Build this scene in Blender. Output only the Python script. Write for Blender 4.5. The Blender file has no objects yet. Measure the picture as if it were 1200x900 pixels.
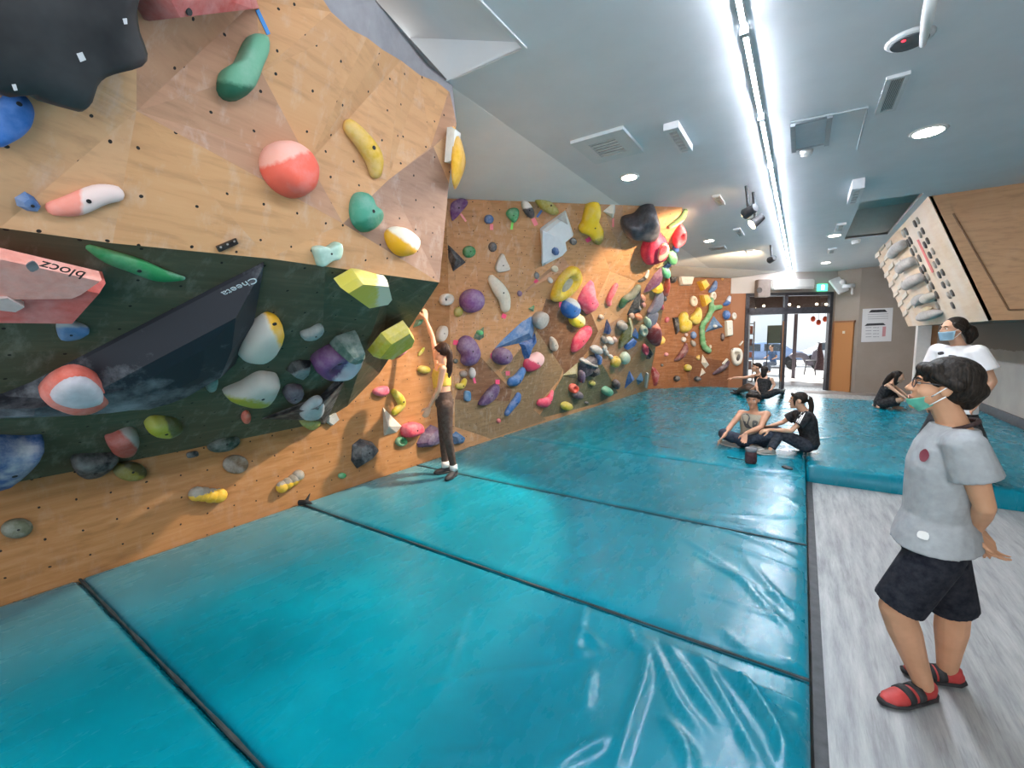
import bpy, bmesh, math, random
from mathutils import Vector, Matrix
from mathutils.bvhtree import BVHTree
from mathutils.geometry import delaunay_2d_cdt
random.seed(7)
S = bpy.context.scene
COL = S.collection

# ------------------------------------------------------------------ camera
CAM = Vector((0, 0, 1.80))          # eye height above the grey floor
FPX = 509.0                          # focal length in pixels of the 1200x900 frame
_a = Vector((941 - 600, 450 - 391, FPX)).normalized()          # the room's length direction, seen from the camera
_b = -Vector((-170 - 600, 450 - 410, FPX))
_b = (_b - _a * _b.dot(_a)).normalized()
_c = _b.cross(_a)
if _c.y < 0: _c = -_c
RIGHT = Vector((_b.x, _a.x, _c.x)); UPV = Vector((_b.y, _a.y, _c.y)); FWD = Vector((_b.z, _a.z, _c.z))
cd = bpy.data.cameras.new('camera'); cam = bpy.data.objects.new('camera', cd); COL.objects.link(cam)
cd.sensor_width = 36; cd.lens = FPX * 36 / 1200; cd.clip_start = .02
R = Matrix((RIGHT, UPV, -FWD)).transposed()
cam.matrix_world = Matrix.Translation(CAM) @ R.to_4x4()
S.camera = cam

# ------------------------------------------------------------------ exposure, world, lights
S.view_settings.view_transform = 'Standard'
S.view_settings.look = 'None'
S.view_settings.gamma = 1
S.view_settings.use_curve_mapping = False
S.view_settings.exposure = 0.7
TUBE_POWER = 245.0
W = bpy.data.worlds.new('world'); S.world = W; W.use_nodes = True
W.node_tree.nodes['Background'].inputs[0].default_value = (.86, .93, 1, 1)
W.node_tree.nodes['Background'].inputs[1].default_value = 1.0

def lamp(name, typ, loc, energy, color=(1, 1, 1), aim=None, **kw):
    d = bpy.data.lights.new(name, typ); d.energy = energy; d.color = color
    for k, v in kw.items(): setattr(d, k, v)
    o = bpy.data.objects.new(name, d); COL.objects.link(o); o.location = loc
    if aim is not None: o.rotation_euler = (Vector(aim) - Vector(loc)).to_track_quat('-Z', 'Y').to_euler()
    return o
lamp('sun', 'SUN', (0, 30, 20), 9.0, (1, .97, .92), aim=(1.2, 28.2, 17.6), angle=.02)
# fill lamp added behind the photographer to brighten the walls; no source seen there
lamp('rear_fill', 'AREA', (.3, -1.9, 2.5), 40, (.95, .98, 1), aim=(-1.4, 3, 2.4), shape='RECTANGLE', size=5.0, size_y=1.8)
lamp('daylight_door', 'AREA', (-.2, 17.6, 1.6), 50, (.95, .98, 1), aim=(-.8, 12, .6), shape='RECTANGLE', size=2.4, size_y=2.4)

# ------------------------------------------------------------------ pixel of the photograph <-> place in the room
def ray(px, py):
    return (RIGHT * (px - 600) + UPV * (450 - py) + FWD * FPX).normalized()
def atX(px, py, X): r = ray(px, py); return CAM + r * (X / r.x)
def atY(px, py, Y): r = ray(px, py); return CAM + r * (Y / r.y)
def atZ(px, py, Z): r = ray(px, py); return CAM + r * ((Z - CAM.z) / r.z)
def onplane(px, py, p, n):
    r = ray(px, py); return CAM + r * ((p - CAM).dot(n) / r.dot(n))
def pix(p):
    d = p - CAM; z = d.dot(FWD); return (600 + FPX * d.dot(RIGHT) / z, 450 - FPX * d.dot(UPV) / z)

def zc(ox, oy, s, pts): return [(ox + x / s, oy + y / s) for x, y in pts]

# ------------------------------------------------------------------ materials
def lin(h):
    h = h.lstrip('#'); o = []
    for i in (0, 2, 4):
        c = int(h[i:i + 2], 16) / 255
        o.append(c / 12.92 if c <= .04045 else ((c + .055) / 1.055) ** 2.4)
    return (*o, 1)
MATS = {}
class NT:
    def __init__(s, name):
        s.m = bpy.data.materials.new(name); s.m.use_nodes = True; s.t = s.m.node_tree
        s.b = s.t.nodes['Principled BSDF']
    def n(s, typ, ins=None, **kw):
        x = s.t.nodes.new(typ)
        for k, v in kw.items(): setattr(x, k, v)
        for k, v in (ins or {}).items():
            if hasattr(v, 'links') and not isinstance(v, (tuple, list)): s.t.links.new(v, x.inputs[k])
            else: x.inputs[k].default_value = v
        return x
    def link(s, a, b): s.t.links.new(a, b)
    def ramp(s, fac, stops):
        r = s.n('ShaderNodeValToRGB', {0: fac}); e = r.color_ramp.elements
        while len(e) < len(stops): e.new(.5)
        for el, (p, c) in zip(e, stops): el.position = p; el.color = c if len(c) == 4 else (*c, 1)
        return r.outputs[0]
    def mix(s, fac, a, b):
        x = s.n('ShaderNodeMix', data_type='RGBA')
        for i, v in ((0, fac), (6, a), (7, b)):
            if hasattr(v, 'links') and not isinstance(v, (tuple, list)): s.link(v, x.inputs[i])
            else: x.inputs[i].default_value = v
        return x.outputs[2]
    def noise(s, vec, scale, detail=3, rough=.5):
        i = {'Scale': scale, 'Detail': detail, 'Roughness': rough}
        if vec is not None: i['Vector'] = vec
        return s.n('ShaderNodeTexNoise', i).outputs[0]
    def mapping(s, vec, scale=(1, 1, 1), rot=(0, 0, 0)):
        return s.n('ShaderNodeMapping', {0: vec, 'Scale': scale, 'Rotation': rot}).outputs[0]
    def bump(s, h, strength=.2, dist=.01):
        b = s.n('ShaderNodeBump', {'Height': h, 'Strength': strength, 'Distance': dist}); s.link(b.outputs[0], s.b.inputs['Normal'])
    def set(s, **kw):
        for k, v in kw.items():
            k = {'rough': 'Roughness', 'metal': 'Metallic', 'spec': 'Specular IOR Level', 'color': 'Base Color', 'coat': 'Coat Weight', 'trans': 'Transmission Weight', 'emit': 'Emission Strength', 'ecol': 'Emission Color', 'alpha': 'Alpha'}[k]
            if hasattr(v, 'links') and not isinstance(v, (tuple, list)): s.link(v, s.b.inputs[k])
            else: s.b.inputs[k].default_value = v
        return s
def dark(c, f): return (c[0] * f, c[1] * f, c[2] * f, 1)
def toward(c, d, f): return tuple(c[i] * (1 - f) + d[i] * f for i in range(3)) + (1,)

def plain(hexc, rough=.6, spec=.4, var=.06, scale=14, metal=0, coat=0):
    k = ('p', hexc, rough, spec, var, scale, metal, coat)
    if k in MATS: return MATS[k]
    t = NT('paint_' + hexc.lstrip('#')); c = lin(hexc); g = t.n('ShaderNodeTexCoord')
    f = t.noise(g.outputs['Object'], scale, 4, .6)
    t.set(color=t.ramp(f, [(.3, dark(c, 1 - var)), (.7, toward(c, (1, 1, 1, 1), var * .6))]), rough=rough, spec=spec, metal=metal, coat=coat)
    MATS[k] = t.m; return t.m
def fabric(hexc, var=.18, bump=.25, scale=26, rough=.85):
    k = ('f', hexc, var, scale)
    if k in MATS: return MATS[k]
    t = NT('cloth_' + hexc.lstrip('#')); c = lin(hexc); g = t.n('ShaderNodeTexCoord').outputs['Object']
    f = t.noise(g, scale, 5, .6); w = t.noise(g, 9, 2, .5)
    t.set(color=t.ramp(f, [(.3, dark(c, 1 - var)), (.7, toward(c, (1, 1, 1, 1), var * .25))]), rough=rough, spec=.2)
    t.bump(w, bump, .03); MATS[k] = t.m; return t.m
def skin(hexc='#d9a886'):
    k = ('s', hexc)
    if k in MATS: return MATS[k]
    t = NT('skin_' + hexc.lstrip('#')); c = lin(hexc); g = t.n('ShaderNodeTexCoord').outputs['Object']
    t.set(color=t.ramp(t.noise(g, 11, 3), [(.3, dark(c, .9)), (.7, toward(c, (.9, .45, .35, 1), .12))]), rough=.55, spec=.35)
    MATS[k] = t.m; return t.m
def grip(hexc, chalk=.35, rough=.62):
    """moulded resin with hand chalk worn into it"""
    k = ('h', hexc, chalk)
    if k in MATS: return MATS[k]
    t = NT('resin_' + hexc.lstrip('#')); c = lin(hexc); g = t.n('ShaderNodeTexCoord').outputs['Object']
    base = t.ramp(t.noise(g, 30, 4, .6), [(.3, dark(c, .86)), (.7, toward(c, (1, 1, 1, 1), .04))])
    f = t.ramp(t.noise(g, 7, 5, .62), [(.42, (0, 0, 0)), (.78, (chalk, chalk, chalk))])
    t.set(color=t.mix(f, base, (.72, .70, .68, 1)), rough=rough, spec=.35)
    t.bump(t.noise(g, 160, 3, .6), .12, .004); MATS[k] = t.m; return t.m
def grip2(h1, h2, chalk=.25):
    """resin poured in two colours, on one sloper a colour and its painted shade: the join follows the 'blend' value stored on the mesh"""
    k = ('h2', h1, h2, chalk)
    if k in MATS: return MATS[k]
    t = NT('resin_' + h1.lstrip('#') + '_' + h2.lstrip('#')); g = t.n('ShaderNodeTexCoord').outputs['Object']
    at = t.n('ShaderNodeAttribute', attribute_name='blend').outputs['Fac']
    nz = t.n('ShaderNodeMath', {0: t.noise(g, 26, 4, .6), 1: .30}, operation='MULTIPLY').outputs[0]
    f = t.ramp(t.n('ShaderNodeMath', {0: at, 1: nz}, operation='ADD').outputs[0], [(.58, (0, 0, 0)), (.72, (1, 1, 1))])
    base = t.mix(f, lin(h1), lin(h2)); cf = t.ramp(t.noise(g, 7, 5, .62), [(.45, (0, 0, 0)), (.8, (chalk, chalk, chalk))])
    t.set(color=t.mix(cf, base, (.72, .70, .68, 1)), rough=.62, spec=.35); t.bump(t.noise(g, 160, 3, .6), .12, .004); MATS[k] = t.m; return t.m
def set_blend(o, vals):
    a = o.data.attributes.new('blend', 'FLOAT', 'POINT')
    for i, v in enumerate(vals): a.data[i].value = v
def ply(name, hexc, chalk=.3, holes=True, grain=1.0):
    """birch plywood panel: stretched grain, worn chalk smears and the T-nut holes drilled in it"""
    k = ('ply', name)
    if k in MATS: return MATS[k]
    t = NT('plywood_' + name); c = lin(hexc); uv = t.n('ShaderNodeUVMap', uv_map='UVMap').outputs[0]
    warp = t.noise(uv, 1.4, 2)
    m = t.mapping(uv, (1.2, 9, 1), (0, 0, .5)); add = t.n('ShaderNodeVectorMath', {0: m, 1: t.n('ShaderNodeVectorMath', {0: warp, 1: (1.6, 1.6, 0)}, operation='MULTIPLY').outputs[0]}).outputs[0]
    gr = t.noise(add, 2.2, 6, .62); bl = t.noise(uv, .9, 3, .55)
    c1 = t.ramp(gr, [(.28, dark(c, 1 - .34 * grain)), (.5, c), (.75, toward(c, (.9, .62, .38, 1), .16 * grain))])
    c2 = t.mix(t.ramp(bl, [(.35, (0, 0, 0)), (.7, (.45, .45, .45))]), c1, dark(toward(c, (.45, .22, .13, 1), .45), .82))
    ch = t.mapping(uv, (5, 2.2, 1), (0, 0, -.7))
    cf = t.ramp(t.noise(ch, 1.7, 7, .68), [(.53, (0, 0, 0)), (.74, (chalk, chalk, chalk))])
    c3 = t.mix(cf, c2, (.68, .60, .54, 1))
    if holes:
        jit = t.n('ShaderNodeVectorMath', {0: uv, 1: t.n('ShaderNodeVectorMath', {0: t.n('ShaderNodeTexNoise', {'Vector': uv, 'Scale': 1.1}).outputs[1], 1: (.22, .22, 0)}, operation='MULTIPLY').outputs[0]}).outputs[0]
        sc = t.n('ShaderNodeVectorMath', {0: jit, 1: (1 / .19, 1 / .19, 0)}, operation='MULTIPLY').outputs[0]
        fr = t.n('ShaderNodeVectorMath', {0: sc}, operation='FRACTION').outputs[0]
        ct = t.n('ShaderNodeVectorMath', {0: fr, 1: (.5, .5, 0)}, operation='SUBTRACT').outputs[0]
        fl = t.n('ShaderNodeVectorMath', {0: ct, 1: (1, 1, 0)}, operation='MULTIPLY').outputs[0]
        ln = t.n('ShaderNodeVectorMath', {0: fl}, operation='LENGTH').outputs['Value']
        lt = t.n('ShaderNodeMath', {0: ln, 1: .036}, operation='LESS_THAN').outputs[0]
        c3 = t.mix(lt, c3, (.018, .014, .012, 1))
    t.set(color=c3, rough=.62, spec=.3); MATS[k] = t.m; return t.m
def emit(hexc, strength):
    k = ('e', hexc, strength)
    if k in MATS: return MATS[k]
    t = NT('glow_' + hexc.lstrip('#')); t.set(color=lin(hexc), ecol=lin(hexc), emit=strength); MATS[k] = t.m; return t.m
def glass():
    if 'glass' in MATS: return MATS['glass']
    t = NT('clear_glass'); tr = t.n('ShaderNodeBsdfTransparent', {0: (.93, .96, .97, 1)}); gl = t.n('ShaderNodeBsdfGlossy', {0: (1, 1, 1, 1), 'Roughness': .02})
    fr = t.n('ShaderNodeFresnel', {0: 1.45}); mx = t.n('ShaderNodeMixShader', {0: fr.outputs[0], 1: tr.outputs[0], 2: gl.outputs[0]})
    t.link(mx.outputs[0], t.t.nodes['Material Output'].inputs[0]); MATS['glass'] = t.m; return t.m
BLACK = plain('#191a1e', .5); WHITE = plain('#e4e4e2', .5); DARK = plain('#0c0c0e', .7)

# ------------------------------------------------------------------ mesh helpers
def link(name, me, mat, parent=None, loc=None, smooth=False):
    mats = mat if isinstance(mat, (list, tuple)) else [mat]
    for m in mats:
        if m is not None: me.materials.append(m)
    o = bpy.data.objects.new(name, me); COL.objects.link(o)
    if smooth:
        for p in me.polygons: p.use_smooth = True
    if parent is not None:
        o.parent = parent; o.matrix_parent_inverse = Matrix.Translation(-parent.location)
    return o
def obj(name, bm, mat, parent=None, smooth=False, origin=None, recalc=True):
    """link a bmesh given in room coordinates as one mesh object whose origin sits at `origin`"""
    if recalc: bmesh.ops.recalc_face_normals(bm, faces=bm.faces[:])
    if origin is None and parent is None and len(bm.verts):
        vs = [v.co for v in bm.verts]
        origin = Vector(((min(v.x for v in vs) + max(v.x for v in vs)) / 2, (min(v.y for v in vs) + max(v.y for v in vs)) / 2, min(v.z for v in vs)))
    if origin is not None and parent is None:
        bmesh.ops.translate(bm, verts=bm.verts[:], vec=-Vector(origin))
    me = bpy.data.meshes.new(name); bm.to_mesh(me); bm.free()
    o = link(name, me, mat, parent, smooth=smooth)
    if origin is not None and parent is None: o.location = origin
    if parent is not None and parent.parent is not None:
        o.matrix_parent_inverse = Matrix.Translation(-(parent.location + parent.parent.location)) if parent.type == 'EMPTY' else Matrix.Identity(4)
    return o
def sub(name, bm, mat, part, top, smooth=False):
    """a child of a part (or of a one-mesh thing); the bmesh is in room coordinates"""
    bmesh.ops.recalc_face_normals(bm, faces=bm.faces[:])
    me = bpy.data.meshes.new(name); bm.to_mesh(me); bm.free()
    o = link(name, me, mat, None, smooth=smooth); o.parent = part
    off = Vector(top.location)
    o.matrix_parent_inverse = Matrix.Translation(-off)
    return o
def thing(name, loc, label, cat, group=None):
    o = bpy.data.objects.new(name, None); COL.objects.link(o); o.location = loc; o.empty_display_size = .1
    return tag(o, label, cat, group)
def tag(o, label, cat, group=None):
    o['label'] = label; o['category'] = cat
    if group: o['group'] = group
    return o
def struct(o, label=None):
    o['kind'] = 'structure'
    if label: o['label'] = label
    return o
def B(): return bmesh.new()
def box(bm, lo, hi, M=None):
    vs = [bm.verts.new((x, y, z)) for x in (lo[0], hi[0]) for y in (lo[1], hi[1]) for z in (lo[2], hi[2])]
    if M is not None:
        for v in vs: v.co = M @ v.co
    for f in ((0, 1, 3, 2), (4, 6, 7, 5), (0, 4, 5, 1), (2, 3, 7, 6), (0, 2, 6, 4), (1, 5, 7, 3)): bm.faces.new([vs[i] for i in f])
    return vs
def bbox(lo, hi, bev=0, M=None, seg=2):
    bm = B(); box(bm, lo, hi, M)
    if bev: bmesh.ops.bevel(bm, geom=bm.edges[:], offset=bev, segments=seg, profile=.5, affect='EDGES')
    return bm
def quad(bm, pts):
    return bm.faces.new([bm.verts.new(p) for p in pts])
def frame(d):
    d = d.normalized(); a = Vector((0, 0, 1)) if abs(d.z) < .9 else Vector((1, 0, 0))
    u = d.cross(a).normalized(); return u, u.cross(d).normalized()
def ring(bm, c, u, v, ru, rv, n=16):
    return [bm.verts.new(c + u * (math.cos(2 * math.pi * i / n) * ru) + v * (math.sin(2 * math.pi * i / n) * rv)) for i in range(n)]
def bridge(bm, a, b):
    n = len(a)
    for i in range(n): bm.faces.new((a[i], a[(i + 1) % n], b[(i + 1) % n], b[i]))
def cone(bm, a, b, ra, rb, n=16, cap=True):
    u, v = frame(b - a); r0 = ring(bm, a, u, v, ra, ra, n); r1 = ring(bm, b, u, v, rb, rb, n); bridge(bm, r0, r1)
    if cap: bm.faces.new(r0[::-1]); bm.faces.new(r1)
def tube(bm, pts, radii, n=10, uflat=1.0, nrm=None):
    """a tube through points; radii per point; optional flattening along nrm"""
    prev = None; m = len(pts)
    for i, p in enumerate(pts):
        d = (pts[min(i + 1, m - 1)] - pts[max(i - 1, 0)])
        if nrm is None: u, v = frame(d)
        else: u = d.cross(nrm).normalized(); v = nrm
        r = ring(bm, p, u, v, radii[i], radii[i] * uflat, n)
        if prev: bridge(bm, prev, r)
        else: bm.faces.new(r[::-1])
        prev = r
    bm.faces.new(prev)
def ell(bm, c, ax, rad, nu=16, nv=10):
    """ellipsoid: axes ax (3 vectors), radii rad"""
    top = bm.verts.new(c + ax[2] * rad[2]); bot = bm.verts.new(c - ax[2] * rad[2]); rs = []
    for j in range(1, nv):
        t = math.pi * j / nv
        rs.append(ring(bm, c + ax[2] * (math.cos(t) * rad[2]), ax[0], ax[1], rad[0] * math.sin(t), rad[1] * math.sin(t), nu))
    for a, b in zip(rs, rs[1:]): bridge(bm, a, b)
    for i in range(nu):
        bm.faces.new((top, rs[0][(i + 1) % nu], rs[0][i])); bm.faces.new((bot, rs[-1][i], rs[-1][(i + 1) % nu]))
XYZ = (Vector((1, 0, 0)), Vector((0, 1, 0)), Vector((0, 0, 1)))
def spline(pts, n, closed=False):
    """Catmull-Rom through pts (Vectors), n samples per span"""
    out = []; m = len(pts)
    for i in range(m if closed else m - 1):
        if closed: p0, p1, p2, p3 = (pts[(i + k - 1) % m] for k in range(4))
        else: p0, p1, p2, p3 = pts[max(i - 1, 0)], pts[i], pts[i + 1], pts[min(i + 2, m - 1)]
        for k in range(n):
            t = k / n
            out.append(.5 * ((2 * p1) + (p2 - p0) * t + (2 * p0 - 5 * p1 + 4 * p2 - p3) * t * t + (3 * p1 - p0 - 3 * p2 + p3) * t ** 3))
    if not closed: out.append(pts[-1].copy())
    return out
def uv_faces(me, scale=1.0):
    """UVs in metres: across and up each face's own plane"""
    uvl = me.uv_layers.new(name='UVMap')
    for p in me.polygons:
        n = p.normal; u = Vector((0, 0, 1)).cross(n)
        u = u.normalized() if u.length > .05 else Vector((0, 1, 0)); v = n.cross(u)
        for li in p.loop_indices:
            co = me.vertices[me.loops[li].vertex_index].co; uvl.data[li].uv = (co.dot(u) * scale, co.dot(v) * scale)

# ================================================================== THE ROOM
ZC = 3.70
ZM = .21
def flat(name, pts, mat, th=.06, direction=None):
    """polygon wall with thickness away from the room"""
    bm = B(); a = [bm.verts.new(p) for p in pts]; bm.faces.new(a)
    b = [bm.verts.new(Vector(p) + Vector(direction) * th) for p in pts]; bm.faces.new(b[::-1])
    for i in range(len(a)): j = (i + 1) % len(a); bm.faces.new((a[i], b[i], b[j], a[j]))
    return struct(obj(name, bm, mat))
# grey wood-grain vinyl floor
t = NT('vinyl_floor'); g = t.n('ShaderNodeTexCoord').outputs['Object']
m = t.mapping(g, (9, 1.0, 1), (0, 0, .06)); n1 = t.noise(m, 1.9, 7, .68); n2 = t.noise(t.mapping(g, (22, 1.6, 1), (0, 0, .06)), 2.4, 5, .6); n3 = t.noise(g, .8, 3)
c1 = t.ramp(n1, [(.28, lin('#77787a')), (.48, lin('#9a9c9b')), (.72, lin('#b9bab7'))])
c2 = t.mix(t.ramp(n2, [(.56, (0, 0, 0)), (.74, (.55, .55, .55))]), c1, lin('#6b6a6a'))
t.set(color=t.mix(t.ramp(n3, [(.4, (0, 0, 0)), (.7, (.25, .25, .25))]), c2, lin('#8b8f92')), rough=.42, spec=.4)
t.bump(n2, .08, .004); FLOORM = t.m
bm = B(); box(bm, (-5.2, -2.2, -.08), (3.4, 18.2, 0)); struct(obj('floor', bm, FLOORM))

CEILM = plain('#d2d6d9', .75, .25, .05, 3)
CEILL = plain('#eef1f3', .75, .25, .04, 3)
RX0, RX1, RY1 = -2.62, -1.61, 2.60          # the opening along the top of the near bulge
QX0, QX1, QY0, QY1 = .62, 1.30, 8.35, 11.4  # the opening beside the training board
bm = B()
def cq(x0, y0, x1, y1): box(bm, (x0, y0, ZC), (x1, y1, ZC + .05))
cq(RX1, -2.2, QX0, 18.2); cq(RX0, RY1, RX1, 18.2); cq(QX0, -2.2, 3.4, QY0); cq(QX0, QY1, QX1, 18.2); cq(QX1, QY0, 3.4, 18.2)
struct(obj('ceiling', bm, CEILM))
bm = B(); box(bm, (-5.2, RY1, ZC - .001), (-2.29, 14.2, ZC + .05)); struct(obj('trim_1', bm, CEILL))
# sloping lid over the first opening, with its end wedge
bm = B(); quad(bm, [(RX1, -2.2, ZC + .02), (RX1, RY1, ZC + .02), (RX0, RY1, ZC + .42), (RX0, -2.2, ZC + .42)])
quad(bm, [(RX0, RY1 - .012, ZC - .01), (RX0, RY1 - .012, ZC + .42), (RX1, RY1 - .012, ZC + .02), (RX1, RY1 - .012, ZC - .01)])
struct(obj('trim_2', bm, CEILM, recalc=False))
bm = B(); box(bm, (RX1, -2.2, ZC - .012), (RX1 + .022, RY1 + .02, ZC)); box(bm, (RX0 + .4, RY1, ZC - .012), (RX1, RY1 + .02, ZC)); struct(obj('trim_3', bm, plain('#cfd3d4', .6)))
# box above the second opening
bm = B(); box(bm, (QX0 - .03, QY0, ZC + .02), (QX0, QY1, ZC + .55)); box(bm, (QX0, QY1, ZC + .02), (QX1 + .5, QY1 + .03, ZC + .55))
box(bm, (QX0, QY0 - .03, ZC + .02), (QX1 + .5, QY0, ZC + .55)); box(bm, (QX0, QY0, ZC + .55), (QX1 + .5, QY1, ZC + .6)); box(bm, (QX1 + .5, QY0, ZC + .05), (QX1 + .53, QY1, ZC + .55))
struct(obj('trim_4', bm, plain('#d8d5cf', .8)))

TAUPE = plain('#988c80', .8, .2, .05, 2)
# right wall: taupe above a ragged coat of paler grey
t = NT('right_wall_paint'); g = t.n('ShaderNodeNewGeometry').outputs['Position']
sep = t.n('ShaderNodeSeparateXYZ', {0: g}); nz = t.noise(g, 6, 5, .7); h = t.n('ShaderNodeMath', {0: sep.outputs[2], 1: t.n('ShaderNodeMath', {0: nz, 1: .16}, operation='MULTIPLY').outputs[0]}, operation='ADD').outputs[0]
f = t.n('ShaderNodeMath', {0: h, 1: 1.52}, operation='LESS_THAN').outputs[0]
t.set(color=t.mix(f, lin('#7e756b'), t.ramp(t.noise(g, 1.5, 4), [(.3, lin('#98948d')), (.7, lin('#a9a59d'))])), rough=.8, spec=.2); RWALL = t.m
flat('wall_right', [(3.1, -2.2, 0), (3.1, 17, 0), (3.1, 17, ZC), (3.1, -2.2, ZC)], RWALL, .1, (1, 0, 0))
bm = B(); box(bm, (3.06, -2.2, 0), (3.1, 16.4, .34)); struct(obj('baseboard_right', bm, plain('#4d5054', .6)))
flat('wall_left', [(-4.95, -2.2, 0), (-4.95, 15.9, 0), (-4.95, 15.9, ZC), (-4.95, -2.2, ZC)], plain('#6f6257', .8), .1, (-1, 0, 0))
# back: oblique door wall, a return, then the poster wall
PB = Vector((-1.92, 15.28, 0)); PC = Vector((.80, 17.02, 0)); PD = Vector((1.36, 16.62, 0)); PE = Vector((3.12, 16.45, 0))
dW = (PC - PB).normalized(); nW = Vector((-dW.y, dW.x, 0))      # nW points away from the room
Z = Vector((0, 0, 1))
def wallpx(px): r = ray(px, 400); p = CAM; n = nW; return CAM + r * ((PB - CAM).dot(n) / r.dot(n))
xL = (wallpx(872) - PB).dot(dW); xR = (wallpx(973) - PB).dot(dW); Lw = (PC - PB).length
ZD = 3.08
def wbox(bm, x0, x1, z0, z1, d0, d1):
    M = Matrix((dW, nW, Z)).transposed().to_4x4(); M.translation = PB
    return box(bm, (x0, d0, z0), (x1, d1, z1), M)
BULK = plain('#b2aaa2', .8, .2, .04, 2)
bm = B(); wbox(bm, -.02, Lw, ZD, ZC, -.02, .12); struct(obj('wall_back', bm, BULK))
bm = B(); wbox(bm, -.02, xL, 0, ZD, 0, .12); struct(obj('wall_back_wood', bm, ply('strip', '#8a5a3c', .05, False)))
bm = B(); wbox(bm, xR, Lw, 0, ZD, 0, .12); struct(obj('wall_back_pier', bm, TAUPE))
def seg(name, a, b, mat, z0=0, z1=ZC, th=.1):
    d = (b - a).normalized(); n = Vector((-d.y, d.x, 0)); M = Matrix((d, n, Z)).transposed().to_4x4(); M.translation = a
    bm = B(); box(bm, (0, 0, z0), ((b - a).length, th, z1), M); return obj(name, bm, mat)
struct(seg('wall_return', PC, PD, TAUPE)); struct(seg('wall_back_right', PD, PE, TAUPE))
bm = B(); box(bm, (2.42, 14.95, 0), (2.68, 15.2, 2.6)); struct(obj('pillar', bm, plain('#dcdad5', .6)))
bm = B(); box(bm, (2.68, 14.98, 0), (2.80, 15.16, 2.6)); struct(obj('trim_5', bm, plain('#a5774f', .6)))
bm = B(); box(bm, (-1.7, 15.9, -.02), (3.0, 16.5, .012), Matrix.Identity(4)); struct(obj('floor_threshold', bm, plain('#857b74', .6)))

# shop-front door: dark aluminium frame, two leaves and a transom light
FR = plain('#35343a', .4)
dr = thing('glass_door', PB + dW * xL, 'dark framed double glass door with transom at the far end', 'door'); dr['kind'] = 'structure'; dr.name = 'door_1'
xm = (wallpx(919) - PB).dot(dW)
bm = B()
for x0, x1, z0, z1 in ((xL, xL + .11, 0, ZD), (xR - .09, xR, 0, ZD), (xL, xR, ZD - .1, ZD), (xL, xR, 2.42, 2.62), (xm - .045, xm + .045, 0, ZD)): wbox(bm, x0, x1, z0, z1, -.03, .09)
obj('frame', bm, FR, dr)
bm = B(); wbox(bm, xL + .11, xm - .045, .06, 2.42, .02, .03); obj('fixed_pane', bm, glass(), dr)
for a, b in ((xL + .11, xm - .045), (xm + .045, xR - .09)):
    bm = B(); wbox(bm, a, b, 2.62, ZD - .1, .02, .03); obj('transom_pane', bm, glass(), dr)
bm = B(); wbox(bm, xL + .11, xL + .17, .0, 2.42, .0, .05); wbox(bm, xL + .11, xm - .045, 0, .07, .0, .05); obj('leaf_frame', bm, plain('#9fa3a6', .3, .5, metal=.6), dr)
bm = B(); wbox(bm, xm - .09, xm - .06, .3, 2.2, -.06, -.03); obj('pull_bar', bm, plain('#8b5f3c', .4), dr)
# narrow timber door on the return beside it
dd = (PD - PC).normalized(); nn = Vector((dd.y, -dd.x, 0)) * -1
M = Matrix((dd, nn, Z)).transposed().to_4x4(); M.translation = PC
wd = thing('door_2', PC, 'narrow orange timber door beside the glass door', 'door'); wd['kind'] = 'structure'
L2 = (PD - PC).length
bm = B(); box(bm, (.05, -.06, 0), (L2 * .86, .0, 2.12), M); obj('leaf', bm, ply('door', '#b47a45', .05, False), wd)
bm = B(); box(bm, (.02, -.075, 2.12), (L2 * .9, .0, 2.17), M); box(bm, (.0, -.07, 0), (.05, 0, 2.12), M); obj('frame', bm, plain('#8a5a35', .5), wd)
bm = B(); box(bm, (.30, -.068, 1.78), (.37, -.055, 1.86), M); obj('door_sign', bm, plain('#d9c9b0', .5), wd)

# ---------------------------------------------------------------- outside the door: shop floor, street, shapes in the glare
bm = B(); box(bm, (-4.5, 16.0, -.1), (6, 26, -.03)); box(bm, (-14, 26, -.2), (16, 46, -.12)); o = struct(obj('floor_outside', bm, plain('#c9c6c2', .25, .5, .05, 1)))
bm = B(); box(bm, (-4.5, 17.2, 3.5), (6, 21.6, 3.6)); struct(obj('ceiling_outside', bm, plain('#5b4a44', .7)))
bm = B(); box(bm, (-4.5, 21.5, 2.62), (6, 21.6, 3.5)); struct(obj('wall_outside_beam', bm, plain('#4c3b39', .7)))
bm = B(); box(bm, (-3.3, 17.6, -.03), (-3.2, 21.6, 3.5)); struct(obj('wall_outside_left', bm, plain('#b9b2ac', .8)))
bm = B(); box(bm, (1.35, 17.6, -.03), (1.45, 21.6, 3.5)); struct(obj('wall_outside_right', bm, plain('#c7a08a', .7)))
bm = B(); box(bm, (-14, 42, -.1), (16, 42.3, 5)); struct(obj('wall_street', bm, plain('#e4e6e8', .8)))
o = tag(obj('notice_board', bbox((-1.24, 21.0, 1.42), (-.70, 21.06, 2.16), .01), plain('#6d7a68', .6)), 'grey green board standing behind the left glass pane', 'board')
bm = B(); box(bm, (-.75, 20.95, -.03), (-.71, 21.0, 1.9)); box(bm, (-1.23, 20.95, -.03), (-1.19, 21.0, 1.9)); sub('post', bm, FR, o, o)
bm = B(); box(bm, (-.33, 21.4, -.03), (-.20, 21.5, 2.62)); struct(obj('column', bm, plain('#5e5862', .6)))
SX, SY = .33, 23.6
st = thing('stool', (SX, SY, -.03), 'dark metal stool standing in the bright doorway', 'stool')
bm = B(); ell(bm, Vector((SX, SY, .60)), XYZ, (.20, .20, .03)); obj('seat', bm, plain('#2c2a2e', .5), st, True)
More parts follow.
